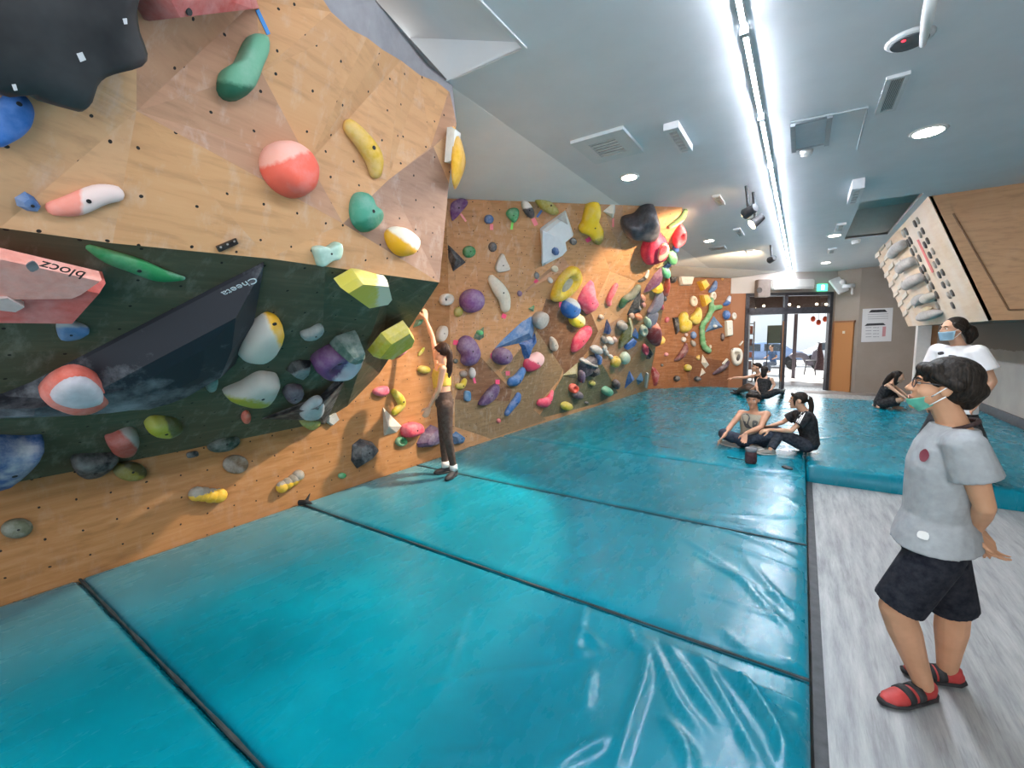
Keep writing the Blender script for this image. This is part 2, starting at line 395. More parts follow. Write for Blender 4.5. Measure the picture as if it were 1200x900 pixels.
for sx in (-1, 1):
    for sy in (-1, 1):
        bm = B(); cone(bm, Vector((SX + sx * .13, SY + sy * .13, .59)), Vector((SX + sx * .21, SY + sy * .21, -.03)), .022, .022, 8); obj('leg', bm, plain('#2c2a2e', .5), st)
def car(x, y, hexc, label):
    c = thing('car', (x, y, -.12), label, 'car', 'cars parked on the street outside'); P = plain(hexc, .3, .5, .03, 3)
    prof = [(-2.1, .35), (-2.1, .8), (-1.5, .92), (-.9, 1.42), (.6, 1.45), (1.3, .95), (2.0, .85), (2.1, .4)]
    bm = B(); a = [bm.verts.new((x + u, y - .8, v - .12)) for u, v in prof]; b = [bm.verts.new((x + u, y + .8, v - .12)) for u, v in prof]
    bm.faces.new(a); bm.faces.new(b[::-1])
    for i in range(len(a)): j = (i + 1) % len(a); bm.faces.new((a[i], b[i], b[j], a[j]))
    bmesh.ops.bevel(bm, geom=bm.edges[:], offset=.06, segments=2, affect='EDGES'); obj('body', bm, P, c, True)
    for u0, u1 in ((-1.2, -.2), (-.1, .95)):
        bm = B(); box(bm, (x + u0 + .1, y - .815, .8), (x + u1, y - .79, 1.22)); obj('side_window', bm, plain('#3b4650', .15), c)
    for u in (-1.35, 1.35):
        bm = B(); cone(bm, Vector((x + u, y - .83, .2)), Vector((x + u, y - .6, .2)), .32, .32, 20); obj('wheel', bm, DARK, c)
car(-1.9, 31, '#7f97c0', 'blue car parked outside the left glass pane')
car(1.9, 33, '#e2e4e8', 'white car parked outside the open doorway')
sh = thing('motor_scooter', (.05, 28.0, -.12), 'dark scooter parked beyond the stool in the doorway', 'scooter')
bm = B(); tube(bm, spline([Vector((-.5 + u, 28.0, v)) for u, v in ((.0, .5), (.2, .66), (.6, .6), (.8, .26), (1.0, .3), (1.15, .9))], 4), [.16] * 21, 10); obj('body', bm, plain('#4d4650', .4), sh, True)
for u in (-.45, .68):
    bm = B(); cone(bm, Vector((u, 27.95, .12)), Vector((u, 28.05, .12)), .24, .24, 18); obj('wheel', bm, DARK, sh)
bm = B(); tube(bm, [Vector((.6, 27.75, .93)), Vector((.64, 28.0, .95)), Vector((.6, 28.25, .93))], [.02] * 3, 8); obj('handlebar', bm, DARK, sh)
hr = thing('drying_rack', (.70, 21.9, -.03), 'rack with a dark garment hanging beside the open doorway', 'rack')
bm = B(); tube(bm, [Vector((.52, 21.9, 1.42)), Vector((.84, 21.9, 1.42))], [.012, .012], 8); tube(bm, [Vector((.84, 21.9, -.03)), Vector((.84, 21.9, 1.42))], [.012, .012], 8); tube(bm, [Vector((.74, 21.75, -.02)), Vector((.9, 22.05, -.02))], [.012, .012], 8); obj('frame', bm, FR, hr)
bm = B(); tube(bm, spline([Vector((x, 21.9, z)) for x, z in ((.62, 1.4), (.60, 1.15), (.64, .75), (.61, .3))], 5), [.05 + .008 * i for i in range(16)], 10); obj('garment', bm, fabric('#3a2b33'), hr, True)
for i, (x, z) in enumerate(((.30, 2.36), (.48, 2.22), (.68, 2.34), (.88, 2.2))):
    bm = B(); ell(bm, Vector((x, 20.6, z)), XYZ, (.08, .08, .11)); o = tag(obj('paper_lantern', bm, plain('#e25c35', .6), None, True), 'red lantern hanging outside above the open doorway', 'lantern', 'red lanterns beyond the doorway')
    bm = B(); cone(bm, Vector((x, 20.6, z + .1)), Vector((x, 20.6, 3.5)), .006, .006, 6); sub('cord', bm, DARK, o, o)
for i in range(9):  # glowing balls added to stand for lights reflected in the transom glass
    x = -1.7 + .3 * i; z = 2.86 + .12 * math.sin(i * 1.9); bm = B(); ell(bm, Vector((x, 21.0, z)), XYZ, (.045, .045, .045), 12, 8)
    o = tag(obj('transom_glint', bm, emit('#ffe2c0', 8), None, True), 'small glowing ball standing in for a reflected light above the door', 'bulb', 'glowing balls for reflections at the transom')
    bm = B(); cone(bm, Vector((x, 21.0, z + .04)), Vector((x, 21.0, 3.5)), .004, .004, 6); sub('cord', bm, DARK, o, o)
sf = thing('shelf_unit', (-1.78, 19.2, -.03), 'tall shelf of warm coloured goods behind the left pane', 'shelf')
bm = B()
for z in (-.03, .45, .9, 1.35, 1.8, 2.2): box(bm, (-1.98, 19.0, z), (-1.58, 19.4, z + .03))
box(bm, (-2.0, 19.0, -.03), (-1.98, 19.4, 2.3)); box(bm, (-1.58, 19.0, -.03), (-1.56, 19.4, 2.3)); obj('frame', bm, plain('#7a6a60', .6), sf)
for k, z in enumerate((.48, .93, 1.38, 1.83)):
    for j in range(3):
        bm = bbox((-1.95 + j * .12, 19.02, z + .002), (-1.85 + j * .12, 19.22, z + .2 + .05 * ((k + j) % 3)), .01)
        tag(obj('goods_box', bm, plain(('#c46a4a', '#b59a86', '#7c5a55', '#d09070')[(k * 2 + j) % 4], .6)), 'small warm coloured packet on the shelf behind the left pane', 'box', 'goods on the shelf behind glass')

# ================================================================== CRASH MATS
t = NT('teal_vinyl'); g = t.n('ShaderNodeNewGeometry').outputs['Position']
n1 = t.noise(g, 1.1, 4, .55); n2 = t.noise(t.mapping(g, (3.5, 1.2, 1), (0, 0, .5)), 2.2, 6, .6)
c1 = t.ramp(n1, [(.3, lin('#00697b')), (.55, lin('#007a8e')), (.75, lin('#008a9e'))])
# chalk trodden in along the foot of the wall, and odd scuffs
sep = t.n('ShaderNodeSeparateXYZ', {0: g}); dx = t.n('ShaderNodeMapRange', {0: sep.outputs[0], 1: -4.1, 2: -2.9, 3: .62, 4: 0.0}).outputs[0]
cf = t.n('ShaderNodeMath', {0: dx, 1: t.n('ShaderNodeMath', {0: n1, 1: .35}, operation='ADD').outputs[0]}, operation='MULTIPLY').outputs[0]
c2 = t.mix(cf, c1, lin('#6f9299'))
sc = t.ramp(t.noise(t.mapping(g, (2, 5, 1), (0, 0, .8)), 2.6, 8, .72), [(.62, (0, 0, 0)), (.8, (.14, .14, .14))])
t.set(color=t.mix(sc, c2, lin('#4fb3bd')), rough=t.ramp(n2, [(.3, (.2, .2, .2)), (.7, (.34, .34, .34))]), spec=.3)
t.bump(t.n('ShaderNodeMath', {0: n2, 1: t.noise(t.mapping(g, (1, 3.5, 1), (0, 0, -.6)), 3.2, 4, .5)}, operation='ADD').outputs[0], .07, .025)
TEAL = t.m
RIDGE = []
def ridge(pxs, amp=.012, w=.022, o=(500, 480), s=1.714):
    pts = [atZ(o[0] + x / s, o[1] + y / s, ZM) for x, y in pxs]
    pts = spline(pts, 5) if len(pts) > 2 else pts
    RIDGE.append((pts, amp, w, min(p.x for p in pts) - 4 * w, max(p.x for p in pts) + 4 * w, min(p.y for p in pts) - 4 * w, max(p.y for p in pts) + 4 * w))
for r in ([(430, 440), (440, 520), (400, 650), (380, 720)], [(480, 470), (540, 560), (600, 640)], [(450, 460), (500, 580), (560, 650)], [(490, 480), (620, 540), (700, 640), (745, 705)],
          [(600, 530), (690, 600), (760, 680)], [(560, 525), (680, 570), (760, 600)], [(480, 620), (520, 680), (530, 720)], [(400, 430), (415, 470), (430, 480)], [(640, 560), (700, 640), (720, 720)],
          [(310, 440), (350, 480)], [(330, 520), (320, 600)], [(320, 390), (300, 480), (330, 490)], [(550, 500), (600, 590), (680, 720)], [(370, 655), (250, 720)]): ridge(r, .024, .022)
for r in ([(520, 260), (620, 330), (750, 470)], [(540, 290), (650, 350), (760, 400)], [(600, 270), (680, 300), (760, 330)], [(520, 220), (640, 235), (760, 290)], [(500, 200), (640, 215), (750, 215)],
          [(560, 370), (680, 410), (760, 450)], [(590, 440), (660, 490), (758, 522)], [(640, 300), (700, 370), (755, 430)], [(560, 230), (660, 262), (758, 310)], [(620, 480), (700, 505), (757, 512)]): ridge(r, .015, .018)
for r in ([(380, 80), (420, 40)], [(450, 60), (470, 92)], [(500, 60), (520, 95)], [(400, 42), (540, 40)], [(600, 120), (760, 128)], [(640, 130), (755, 145)], [(560, 100), (680, 130), (752, 165)], [(0, 560), (140, 530), (360, 505)], [(20, 590), (90, 380)], [(0, 700), (160, 686)], [(580, 150), (700, 170), (758, 200)],
          [(200, 130), (330, 150), (420, 175)], [(100, 60), (60, 100)], [(250, 60), (330, 30)]): ridge(r, .009, .022)
for r in ([(835, 85), (940, 70)], [(880, 60), (930, 100)], [(800, 50), (900, 40)], [(780, 60), (870, 52)], [(1150, 60), (1195, 80)], [(900, 105), (1000, 90)]): ridge(r, .008, .025)
for k in range(46):           # creases in the loose cover towards the door
    x = random.uniform(-2.2, .1); y = random.uniform(6.2, 13); a = random.uniform(-.3, .3); L = random.uniform(.3, .9)
    pts = [Vector((x - L / 2 * math.cos(a), y - L / 2 * math.sin(a), ZM)), Vector((x, y + random.uniform(-.08, .08), ZM)), Vector((x + L / 2 * math.cos(a), y + L / 2 * math.sin(a), ZM))]
    RIDGE.append((pts, .009, .03, min(p.x for p in pts) - .1, max(p.x for p in pts) + .1, min(p.y for p in pts) - .15, max(p.y for p in pts) + .15))
for k in range(16):
    x = random.uniform(.3, 2.8); y = random.uniform(6.5, 10); a = random.uniform(-1.2, .6); L = random.uniform(.3, .8)
    pts = [Vector((x - L / 2 * math.cos(a), y - L / 2 * math.sin(a), ZM)), Vector((x + L / 2 * math.cos(a), y + L / 2 * math.sin(a), ZM))]
    RIDGE.append((pts, .008, .025, min(p.x for p in pts) - .1, max(p.x for p in pts) + .1, min(p.y for p in pts) - .15, max(p.y for p in pts) + .15))
def wrinkle(x, y):
    h = 0
    for pts, amp, w, x0, x1, y0, y1 in RIDGE:
        if x < x0 or x > x1 or y < y0 or y > y1: continue
        best = 9; tt = 0; m = len(pts) - 1
        for i in range(m):
            ax, ay = pts[i].x, pts[i].y; bx, by = pts[i + 1].x - ax, pts[i + 1].y - ay
            q = max(0, min(1, ((x - ax) * bx + (y - ay) * by) / (bx * bx + by * by + 1e-9)))
            d = math.hypot(x - ax - q * bx, y - ay - q * by)
            if d < best: best = d; tt = (i + q) / m
        h += amp * math.exp(-(best / w) ** 2) * math.sin(math.pi * min(1, max(0, .06 + .9 * tt))) ** .6
    return h
def mat_pad(x0, y0, x1, y1, label, step=.03, cut=None):
    """a foam pad in its vinyl cover: bevelled edges, sagging and creased top"""
    nx = max(4, int((x1 - x0) / step)); ny = max(4, int((y1 - y0) / step)); bm = B(); rows = []
    for j in range(ny + 1):
        row = []
        for i in range(nx + 1):
            x = x0 + (x1 - x0) * i / nx; y = y0 + (y1 - y0) * j / ny
            if cut and cut(x, y) is not None: x, y = cut(x, y)
            e = min(x - x0, x1 - x, y - y0, y1 - y)
            z = ZM + wrinkle(x, y) * min(1, max(.0, e / .05 + .15)) - .028 * math.exp(-max(0, e) / .02)
            row.append(bm.verts.new((x, y, z)))
        rows.append(row)
    for j in range(ny):
        for i in range(nx): bm.faces.new((rows[j][i], rows[j][i + 1], rows[j + 1][i + 1], rows[j + 1][i]))
    loop = [rows[0][i] for i in range(nx + 1)] + [rows[j][nx] for j in range(1, ny + 1)] + [rows[ny][i] for i in range(nx - 1, -1, -1)] + [rows[j][0] for j in range(ny - 1, 0, -1)]
    low = [bm.verts.new((v.co.x, v.co.y, .003)) for v in loop]
    n = len(loop)
    for i in range(n): bm.faces.new((loop[i], low[i], low[(i + 1) % n], loop[(i + 1) % n]))
    return tag(obj('crash_mat', bm, TEAL, None, True), label, 'mat', 'teal crash mats')
EX = .095
mat_pad(-4.09, -1.9, EX, .69, 'teal crash mat nearest the camera, in front of the first dark seam')
mat_pad(-4.09, .705, EX, 2.29, 'teal crash mat with deep creases between the two nearest dark seams', .022)
mat_pad(-4.09, 2.305, EX, 3.845, 'teal crash mat between the crease-fanned mat and the climber', .025)
mat_pad(-4.09, 3.86, EX, 5.75, 'teal crash mat just beyond the climber below the painted wall')
def backcut(x, y):
    d = (Vector((x, y, 0)) - PB).dot(nW)
    if x > -1.9 and d > -.03: v = Vector((x, y, 0)) - nW * (d + .03); return v.x, v.y
    A3 = Vector((-4.92, 11.95, 0)); e = (PB - A3).normalized(); n3 = Vector((-e.y, e.x, 0)); d = (Vector((x, y, 0)) - A3).dot(n3)
    if x <= -1.9 and d > -.02: v = Vector((x, y, 0)) - n3 * (d + .02); return v.x, v.y
mat_pad(-4.09, 5.765, EX, 14.6, 'long teal crash mat reaching the glass door under the seated pairs', .04, backcut)
mat_pad(EX + .012, 6.26, 3.05, 13.2, 'teal crash mat behind the two standing people, its dark front edge showing', .04)
def seamstrip(y, x0, x1, label):
    bm = B(); n = 30; prev = None
    for i in range(n + 1):
        x = x0 + (x1 - x0) * i / n; w = .008 + .003 * math.sin(i * 1.7); z = ZM - .012
        r = [bm.verts.new((x, y - w, z)), bm.verts.new((x, y - w * .6, z + .007)), bm.verts.new((x, y + w * .6, z + .007)), bm.verts.new((x, y + w, z))]
        if prev:
            for k in range(3): bm.faces.new((prev[k], r[k], r[k + 1], prev[k + 1]))
        prev = r
    tag(obj('seam_strip', bm, plain('#16262b', .7)), label, 'strip', 'black seam strips between mats')
seamstrip(.698, -4.08, EX, 'black seam strip across the mats nearest the camera')
seamstrip(2.298, -4.08, EX, 'black seam strip ending at the black wedge by the wall')
seamstrip(3.853, -4.08, EX, "black seam strip passing under the climber's feet")
bm = B(); tube(bm, [Vector((-4.06, 2.27, .225)), Vector((-3.98, 2.3, .24)), Vector((-3.93, 2.32, .225))], [.03, .022, .008], 8); tube(bm, [Vector((-4.0, 2.3, .23)), Vector((-4.02, 2.36, .30))], [.02, .004], 8)
tag(obj('seam_tab', bm, DARK), 'small black pointed tab where the seam meets the wall', 'tab')
bm = B(); box(bm, (EX + .012, -1.9, 0), (EX + .075, 6.24, .012)); struct(obj('trim_6', bm, plain('#1d2529', .5)))

# ================================================================== CLIMBING WALLS
def cdt_panel(name, polys, to3d, mats, parent=None, extra=()):
    """polys: [(pixel outline, material index)], the first is the whole panel, later ones lie on top"""
    vs, es, key = [], [], {}
    def vid(p):
        k = (round(p[0], 2), round(p[1], 2))
        if k not in key: key[k] = len(vs); vs.append(Vector(k))
        return key[k]
    faces = []
    for poly, mi in polys:
        ids = [vid(p) for p in poly]; faces.append(ids)
    for p in extra: vid(p)
    V, Ed, F, ov, oe, of = delaunay_2d_cdt(vs, [], faces, 1, 1e-4)
    bm = B(); bv = [bm.verts.new(to3d(v.x, v.y)) for v in V]
    for f, o in zip(F, of):
        if not o: continue
        try: fc = bm.faces.new([bv[i] for i in f])
        except ValueError: continue
        fc.material_index = polys[max(o)][1]
    bm.normal_update()
    for f in bm.faces:
        if f.normal.dot(CAM - f.calc_center_median()) < 0: f.normal_flip()
    for v in [v for v in bm.verts if not v.link_faces]: bm.verts.remove(v)
    bmesh.ops.split_edges(bm, edges=[])
    me = bpy.data.meshes.new(name); bm.to_mesh(me); bm.free(); uv_faces(me)
    o = link(name, me, mats, parent); return o
WALLS = []   # (verts, faces) in room coordinates, for hanging things on
def register(o):
    WALLS.append(([o.matrix_world @ v.co for v in o.data.vertices] if o.parent is None else [v.co.copy() for v in o.data.vertices], [tuple(p.vertices) for p in o.data.polygons]))

P_GOLD = ply('gold', '#d2a070', .35, True, .75); P_TAN = ply('tan', '#d2a57a', .35, True, .75); P_BROWN = ply('brown', '#bb8f70', .5, True, .75); P_MAUVE = ply('mauve', '#9f7d69', .35, True, .75)
P_GREEN = ply('green', '#47513f', .22, True, .5); P_KICK = ply('kick', '#ab7848', .12); P_GREY = plain('#9b989b', .85, .2, .12, 6)
P_OLIVE = ply('olive', '#8c7657', .35); P_DIM = ply('dim', '#7d5a42', .35); P_SAGE = ply('sage', '#66684f', .3); P_RUST = ply('rust', '#c39468', .45)

bulge = thing('climbing_wall', (-3.2, 1.2, .0), 'near overhanging plywood climbing wall with a dark green underside', 'climbing wall'); bulge['kind'] = 'structure'
# --- the face: key points with their own distance from the wall line
FV = {}
def fx(px, py, X): FV[(round(px, 2), round(py, 2))] = atX(px, py, X)
for p in ((160, 130, -2.22), (160, -60, -1.95), (515, 331, -2.40), (132, 285, -2.395), (455, 211, -2.33), (0, 267, -2.40), (-170, 246, -2.40), (-170, -60, -2.0), (300, 0, -2.16), (402, 262, -2.335), (315, 303, -2.4)): fx(*p)
for p in ((440, 0), (530, 100), (400, -40)): FV[p] = atZ(*p, ZC)
FV[(535, 145)] = atY(535, 145, 2.66); FV[(526, 215)] = atY(526, 215, 2.63)
def face3d(x, y):
    k = (round(x, 2), round(y, 2))
    if k in FV: return FV[k]
    # otherwise spread the known points' distances
    w = X = 0
    for (a, b), p in FV.items(): q = 1 / ((a - x) ** 2 + (b - y) ** 2 + 1) ** 1.5; w += q; X += q * p.x
    return atX(x, y, X / w)
face = cdt_panel('front_panel', [
    ([(-170, -60), (160, -60), (400, -40), (440, 0), (530, 100), (535, 145), (526, 215), (515, 331), (315, 303), (132, 285), (0, 267), (-170, 246)], 2),
    ([(-170, -60), (160, -60), (160, 130), (132, 285), (0, 267), (-170, 246)], 1),
    ([(160, 130), (402, 262), (515, 331), (315, 303), (132, 285)], 0),
    ([(300, 0), (400, -40), (440, 0), (500, 74), (528, 100), (505, 172), (455, 211), (402, 262), (362, 190), (306, 84)], 0),
    ([(528, 100), (530, 100), (535, 145), (508, 172), (505, 172)], 2),
    ([(402, 262), (455, 211), (508, 172), (526, 215), (515, 331)], 3),
    ([(508, 172), (533, 150), (535, 145), (526, 215)], 1),
    ([(366, -20), (400, -40), (440, 0), (530, 100), (535, 145), (527, 108), (512, 96), (492, 88), (470, 71), (448, 58), (430, 44), (410, 34), (388, 14)], 4),
], face3d, [P_GOLD, P_TAN, P_BROWN, P_MAUVE, P_GREY], bulge)
register(face)
# --- the green underside, down to the kick panel on the base wall
XB = -4.10
def under3d(x, y): return UV_[(round(x, 2), round(y, 2))]
KL = [(-2.0, .95), (.4, .95), (1.3, .95), (2.56, .97), (2.9, 1.1), (3.35, 1.42)]
bm = B(); top = [(-2.0), (.3), (.9), (1.6), (2.1), (2.59)]
ta = [bm.verts.new((-2.40, y, 2.252)) for y in top]; tb = [bm.verts.new((XB, y, z)) for y, z in KL]
for i in range(5): bm.faces.new((ta[i], ta[i + 1], tb[i + 1], tb[i]))
bm.normal_update()
for f in bm.faces:
    if f.normal.z > 0: f.normal_flip()
me = bpy.data.meshes.new('underside_panel'); bm.to_mesh(me); bm.free(); uv_faces(me); under = link('underside_panel', me, P_GREEN, bulge); register(under)
# --- end panel turned away from the camera, closing the bulge
bm = B(); e0 = FV[(530, 100)]; e1 = FV[(535, 145)]; e2 = FV[(526, 215)]; e3 = FV[(515, 331)]
quad(bm, [e0, e1, e2, e3, (XB, 3.35, 1.42), (XB, 4.2, ZC)]); me = bpy.data.meshes.new('end_panel'); bm.to_mesh(me); bm.free(); uv_faces(me); link('end_panel', me, P_TAN, bulge)
# --- kick wall
bm = B(); pts = [(-2.0, 0), (4.60, 0), (4.60, ZC), (4.2, ZC), (3.35, 1.42), (2.9, 1.1), (2.56, .97), (-2.0, .95)]
quad(bm, [(XB, y, z) for y, z in pts]); bm.normal_update()
for f in bm.faces:
    if f.normal.x < 0: f.normal_flip()
bmesh.ops.triangulate(bm, faces=bm.faces[:])
me = bpy.data.meshes.new('kick_panel'); bm.to_mesh(me); bm.free(); uv_faces(me); kick = link('kick_panel', me, P_KICK, bulge); register(kick)

# --- second wall: leans out further and further towards a prow at the ceiling
long_wall = thing('climbing_wall', (-3.9, 8.5, 0), 'long brown climbing wall leaning out towards a prow at the ceiling', 'climbing wall'); long_wall['kind'] = 'structure'
B0, B1 = Vector((XB, 4.60, 0)), Vector((-3.90, 13.2, 0)); T0, T1 = Vector((XB, 4.60, ZC)), Vector((-1.575, 7.0, ZC))
NU, NV_ = 40, 26; gv = []; gf = []
for j in range(NV_ + 1):
    for i in range(NU + 1): u = i / NU; gv.append(B0.lerp(B1, u).lerp(T0.lerp(T1, u), j / NV_))
for j in range(NV_):
    for i in range(NU): a = j * (NU + 1) + i; gf.append((a, a + 1, a + NU + 2, a + NU + 1))
RULED = BVHTree.FromPolygons(gv, gf)
KN = {}
def ruled3d(x, y):
    k = (round(x, 2), round(y, 2))
    if k in KN: return KN[k]
    h = RULED.ray_cast(CAM, ray(x, y))
    if h[0] is not None: return h[0]
    h = RULED.find_nearest(CAM + ray(x, y) * 9); r = ray(x, y)
    for k in range(6): h = RULED.find_nearest(CAM + r * ((h[0] - CAM).dot(r)))
    return h[0]
def edge_px(a, b, n):
    out = []
    for i in range(n + 1):
        p = a.lerp(b, i / n); q = pix(p); q = (round(q[0], 2), round(q[1], 2)); KN[q] = p; out.append(q)
    return out
outl = edge_px(T0, T1, 6) + edge_px(T1, B1, 6)[1:] + edge_px(B1, B0, 8)[1:]
ext = [pix(gv[j * (NU + 1) + i]) for j in range(2, NV_, 3) for i in range(1, NU, 3)]
inner = [
    ([(541, 437), (562, 417), (600, 458), (597, 470), (533, 468)], 1),
    ([(587, 437), (628, 386), (660, 433), (655, 445), (625, 480), (600, 458)], 2),
    ([(630, 491), (660, 440), (677, 425), (706, 427), (724, 460), (700, 473)], 3),
    ([(597, 470), (600, 458), (625, 480), (640, 492), (606, 504), (575, 514), (533, 500), (533, 468)], 2),
    ([(660, 433), (628, 386), (640, 350), (665, 355), (692, 365), (701, 388), (690, 410), (677, 425), (660, 440)], 1),
    ([(701, 388), (725, 373), (745, 380), (748, 410), (724, 440), (706, 427), (690, 410)], 4),
    ([(660, 300), (667, 312), (610, 345)], 4),
    ([(692, 365), (715, 318), (745, 330), (725, 373), (701, 388)], 5),
    ([(705, 238), (730, 239), (728, 292), (716, 268)], 4),
]
lw = cdt_panel('leaning_panel', [(outl, 0)] + inner, ruled3d, [P_RUST, P_DIM, P_OLIVE, P_SAGE, P_BROWN, P_TAN], long_wall, ext); register(lw)
# far side of the prow, hidden from here
bm = B(); quad(bm, [T1 + Vector((0, .02, 0)), B1 + Vector((0, .02, 0)), Vector((-3.88, 13.25, ZC))]); me = bpy.data.meshes.new('prow_side_panel'); bm.to_mesh(me); bm.free(); uv_faces(me); link('prow_side_panel', me, P_RUST, long_wall)
# --- third wall, set across the far corner
far_wall = thing('climbing_wall', (-2.9, 14.2, 0), 'far upright brown climbing wall beside the glass door', 'climbing wall'); far_wall['kind'] = 'structure'
FA, FB = Vector((-4.92, 11.95, 0)), PB + Vector((0, 0, 0)); ZF = ZC
bm = B(); fd = (FB - FA); pts = [FA, FA.lerp(FB, .45), FA.lerp(FB, .62), FB]
def fw(u, z): p = FA.lerp(FB, u); return Vector((p.x, p.y, z))
q = [((0, 0), (.7, 0), (.62, 1.25), (0, 1.1)), ((.7, 0), (1, 0), (1, .95), (.62, 1.25)), ((0, 1.1), (.62, 1.25), (.68, ZF), (0, ZF)), ((.62, 1.25), (1, .95), (1, ZF), (.68, ZF))]
for k, f in enumerate(q):
    fc = quad(bm, [fw(*p) for p in f]); fc.material_index = (1, 2, 0, 1)[k]
bmesh.ops.remove_doubles(bm, verts=bm.verts[:], dist=.001); bm.normal_update()
for f in bm.faces:
    if f.normal.dot(CAM - f.calc_center_median()) < 0: f.normal_flip()
me = bpy.data.meshes.new('upright_panel'); bm.to_mesh(me); bm.free(); uv_faces(me); fo = link('upright_panel', me, [ply('far', '#8f5d3a', .12), ply('far2', '#86542f', .1), ply('far3', '#6d4329', .1)], far_wall); register(fo)
# back strip is climbable too
WALLS.append(([PB, PB + dW * xL, PB + dW * xL + Z * ZD, PB + Z * ZD], [(0, 1, 2, 3)]))
allv, allf = [], []
for v, f in WALLS:
    k = len(allv); allv += v; allf += [tuple(i + k for i in p) for p in f]
WALL = BVHTree.FromPolygons(allv, allf)
# ================================================================== TRAINING BOARD on the right
BT0 = Vector((1.39, 8.60, ZC)); BV = Vector((.71, 0, -1.77)).normalized(); BL = 1.907; BU = Vector((0, 1, 0)); BN = Vector((BV.z, 0, -BV.x)).normalized()
if BN.x > 0: BN = -BN
BLEN = 4.9
def _uv(x, y): p = onplane(x, y, BT0, BN); return ((p - BT0).dot(BU), (p - BT0).dot(BV))
BCOR = ((0, 0), _uv(1026, 297), (_uv(1062.5, 379)[0], BL), (0, BL))
board = thing('training_board', (2.6, 11, 1.93), 'pale leaning training board with a wooden side, hung from the ceiling on the right', 'training board')
def bp(u, v, h=0): return BT0 + BU * u + BV * v + BN * h
bm = B(); a = [bm.verts.new(bp(u, v)) for u, v in BCOR]; b = [bm.verts.new(bp(u, v, -.04)) for u, v in BCOR]
bm.faces.new(a); bm.faces.new(b[::-1])
for i in range(4): j = (i + 1) % 4; bm.faces.new((a[i], b[i], b[j], a[j]))
t = NT('board_birch'); g = t.n('ShaderNodeTexCoord').outputs['Object']; n1 = t.noise(t.mapping(g, (6, 1, 6)), 2, 5, .6); n2 = t.noise(g, 1.3, 4)
t.set(color=t.mix(t.ramp(n2, [(.4, (0, 0, 0)), (.7, (.7, .7, .7))]), t.ramp(n1, [(.3, lin('#d0b08c')), (.7, lin('#dcc3a4'))]), lin('#d9cdc0')), rough=.6, spec=.3); BIRCH = t.m
obj('board_panel', bm, BIRCH, board)
SIDE = ply('board_side', '#cca27a', .05, False, .8)
def side_quad(name, pts, mat=SIDE):
    bm = B(); quad(bm, pts); me = bpy.data.meshes.new(name); bm.to_mesh(me); bm.free(); uv_faces(me); return link(name, me, mat, board)
yb = 8.60
bm = B(); q = [Vector((1.40, yb, ZC)), Vector((2.10, yb, 1.935)), Vector((3.1, yb, 1.935)), Vector((3.1, yb, ZC))]
fa = [bm.verts.new(p) for p in q]; fb = [bm.verts.new(p + Vector((0, .03, 0))) for p in q]; bm.faces.new(fa); bm.faces.new(fb[::-1])
for i in range(4): j = (i + 1) % 4; bm.faces.new((fa[i], fb[i], fb[j], fa[j]))
me = bpy.data.meshes.new('side_panel'); bm.to_mesh(me); bm.free(); uv_faces(me); link('side_panel', me, SIDE, board)
bm = B(); e = .012
for a_, b_ in ((Vector((1.66, yb - e, 3.42)), Vector((2.28, yb - e, 2.07))), (Vector((2.28, yb - e, 2.07)), Vector((3.08, yb - e, 2.07)))):
    tube(bm, [a_, b_], [.011, .011], 6)
obj('panel_edge', bm, plain('#7a5636', .6), board)
bm = B(); box(bm, (2.12, yb + .03, 1.935), (3.1, yb + BLEN, 1.965)); obj('bottom_panel', bm, plain('#6e6257', .8), board)
pr = [onplane(x, y, BT0 + BN * .004, BN) for x, y in zc(1000, 210, 6, [(446, 428), (460, 424), (568, 652), (554, 660)])]
bm = B(); quad(bm, pr); e2 = bmesh.ops.extrude_face_region(bm, geom=bm.faces[:]); bmesh.ops.translate(bm, verts=[v for v in e2['geom'] if isinstance(v, bmesh.types.BMVert)], vec=BN * .003)
obj('red_stripe', bm, plain('#d8605a', .6), board)
WALLS_LATE = ([bp(*c) for c in BCOR], [(0, 1, 2, 3)])
k = len(allv); allv += WALLS_LATE[0]; allf += [tuple(i + k for i in p) for p in WALLS_LATE[1]]; WALL = BVHTree.FromPolygons(allv, allf)

# ================================================================== HOLDS, hung on the walls
def hit(px, py):
    h = WALL.ray_cast(CAM, ray(px, py))
    if h[0] is None: h = (*WALL.find_nearest(CAM + ray(px, py) * 10)[:2],)
    p, n = h[0], h[1]
    if n.dot(CAM - p) < 0: n = -n
    return p, n.normalized()
TEXTS = {}
def oval(cx, cy, rx, ry, a=0, n=20, sq=2.0):
    a = math.radians(a); o = []
    for i in range(n):
        t = 2 * math.pi * i / n; c, s = math.cos(t), math.sin(t)
        x = rx * math.copysign(abs(c) ** (2 / sq), c); y = ry * math.copysign(abs(s) ** (2 / sq), s)
        o.append((cx + x * math.cos(a) - y * math.sin(a), cy + x * math.sin(a) + y * math.cos(a)))
    return o
PROF = {
    'dome': [(1, -.25), (1.0, .28), (.93, .62), (.76, .86), (.5, .97), (.2, 1.0)],
    'flat': [(1, -.2), (1.0, .62), (.95, .9), (.85, 1.0), (.4, 1.02)],
    'jug': [(1, -.25), (1.02, .4), (.92, .82), (.74, 1.0), (.55, .86), (.42, .55), (.2, .42)],
    'ring': [(1, -.2), (1.0, .5), (.92, .9), (.74, 1.0), (.5, .95), (.42, .5), (.2, .22)],
    'gem': [(1, -.2), (.97, .12), (.62, .9), (.3, 1.0)],
    'block': [(1, -.2), (.985, .55), (.86, 1.0)],
    'pyr': [(1, -.2), (.995, .06), (.02, 1.0)],
    'slab': [(1, -.6), (1, .8), (.96, 1.0)],
}
HOLDS = []
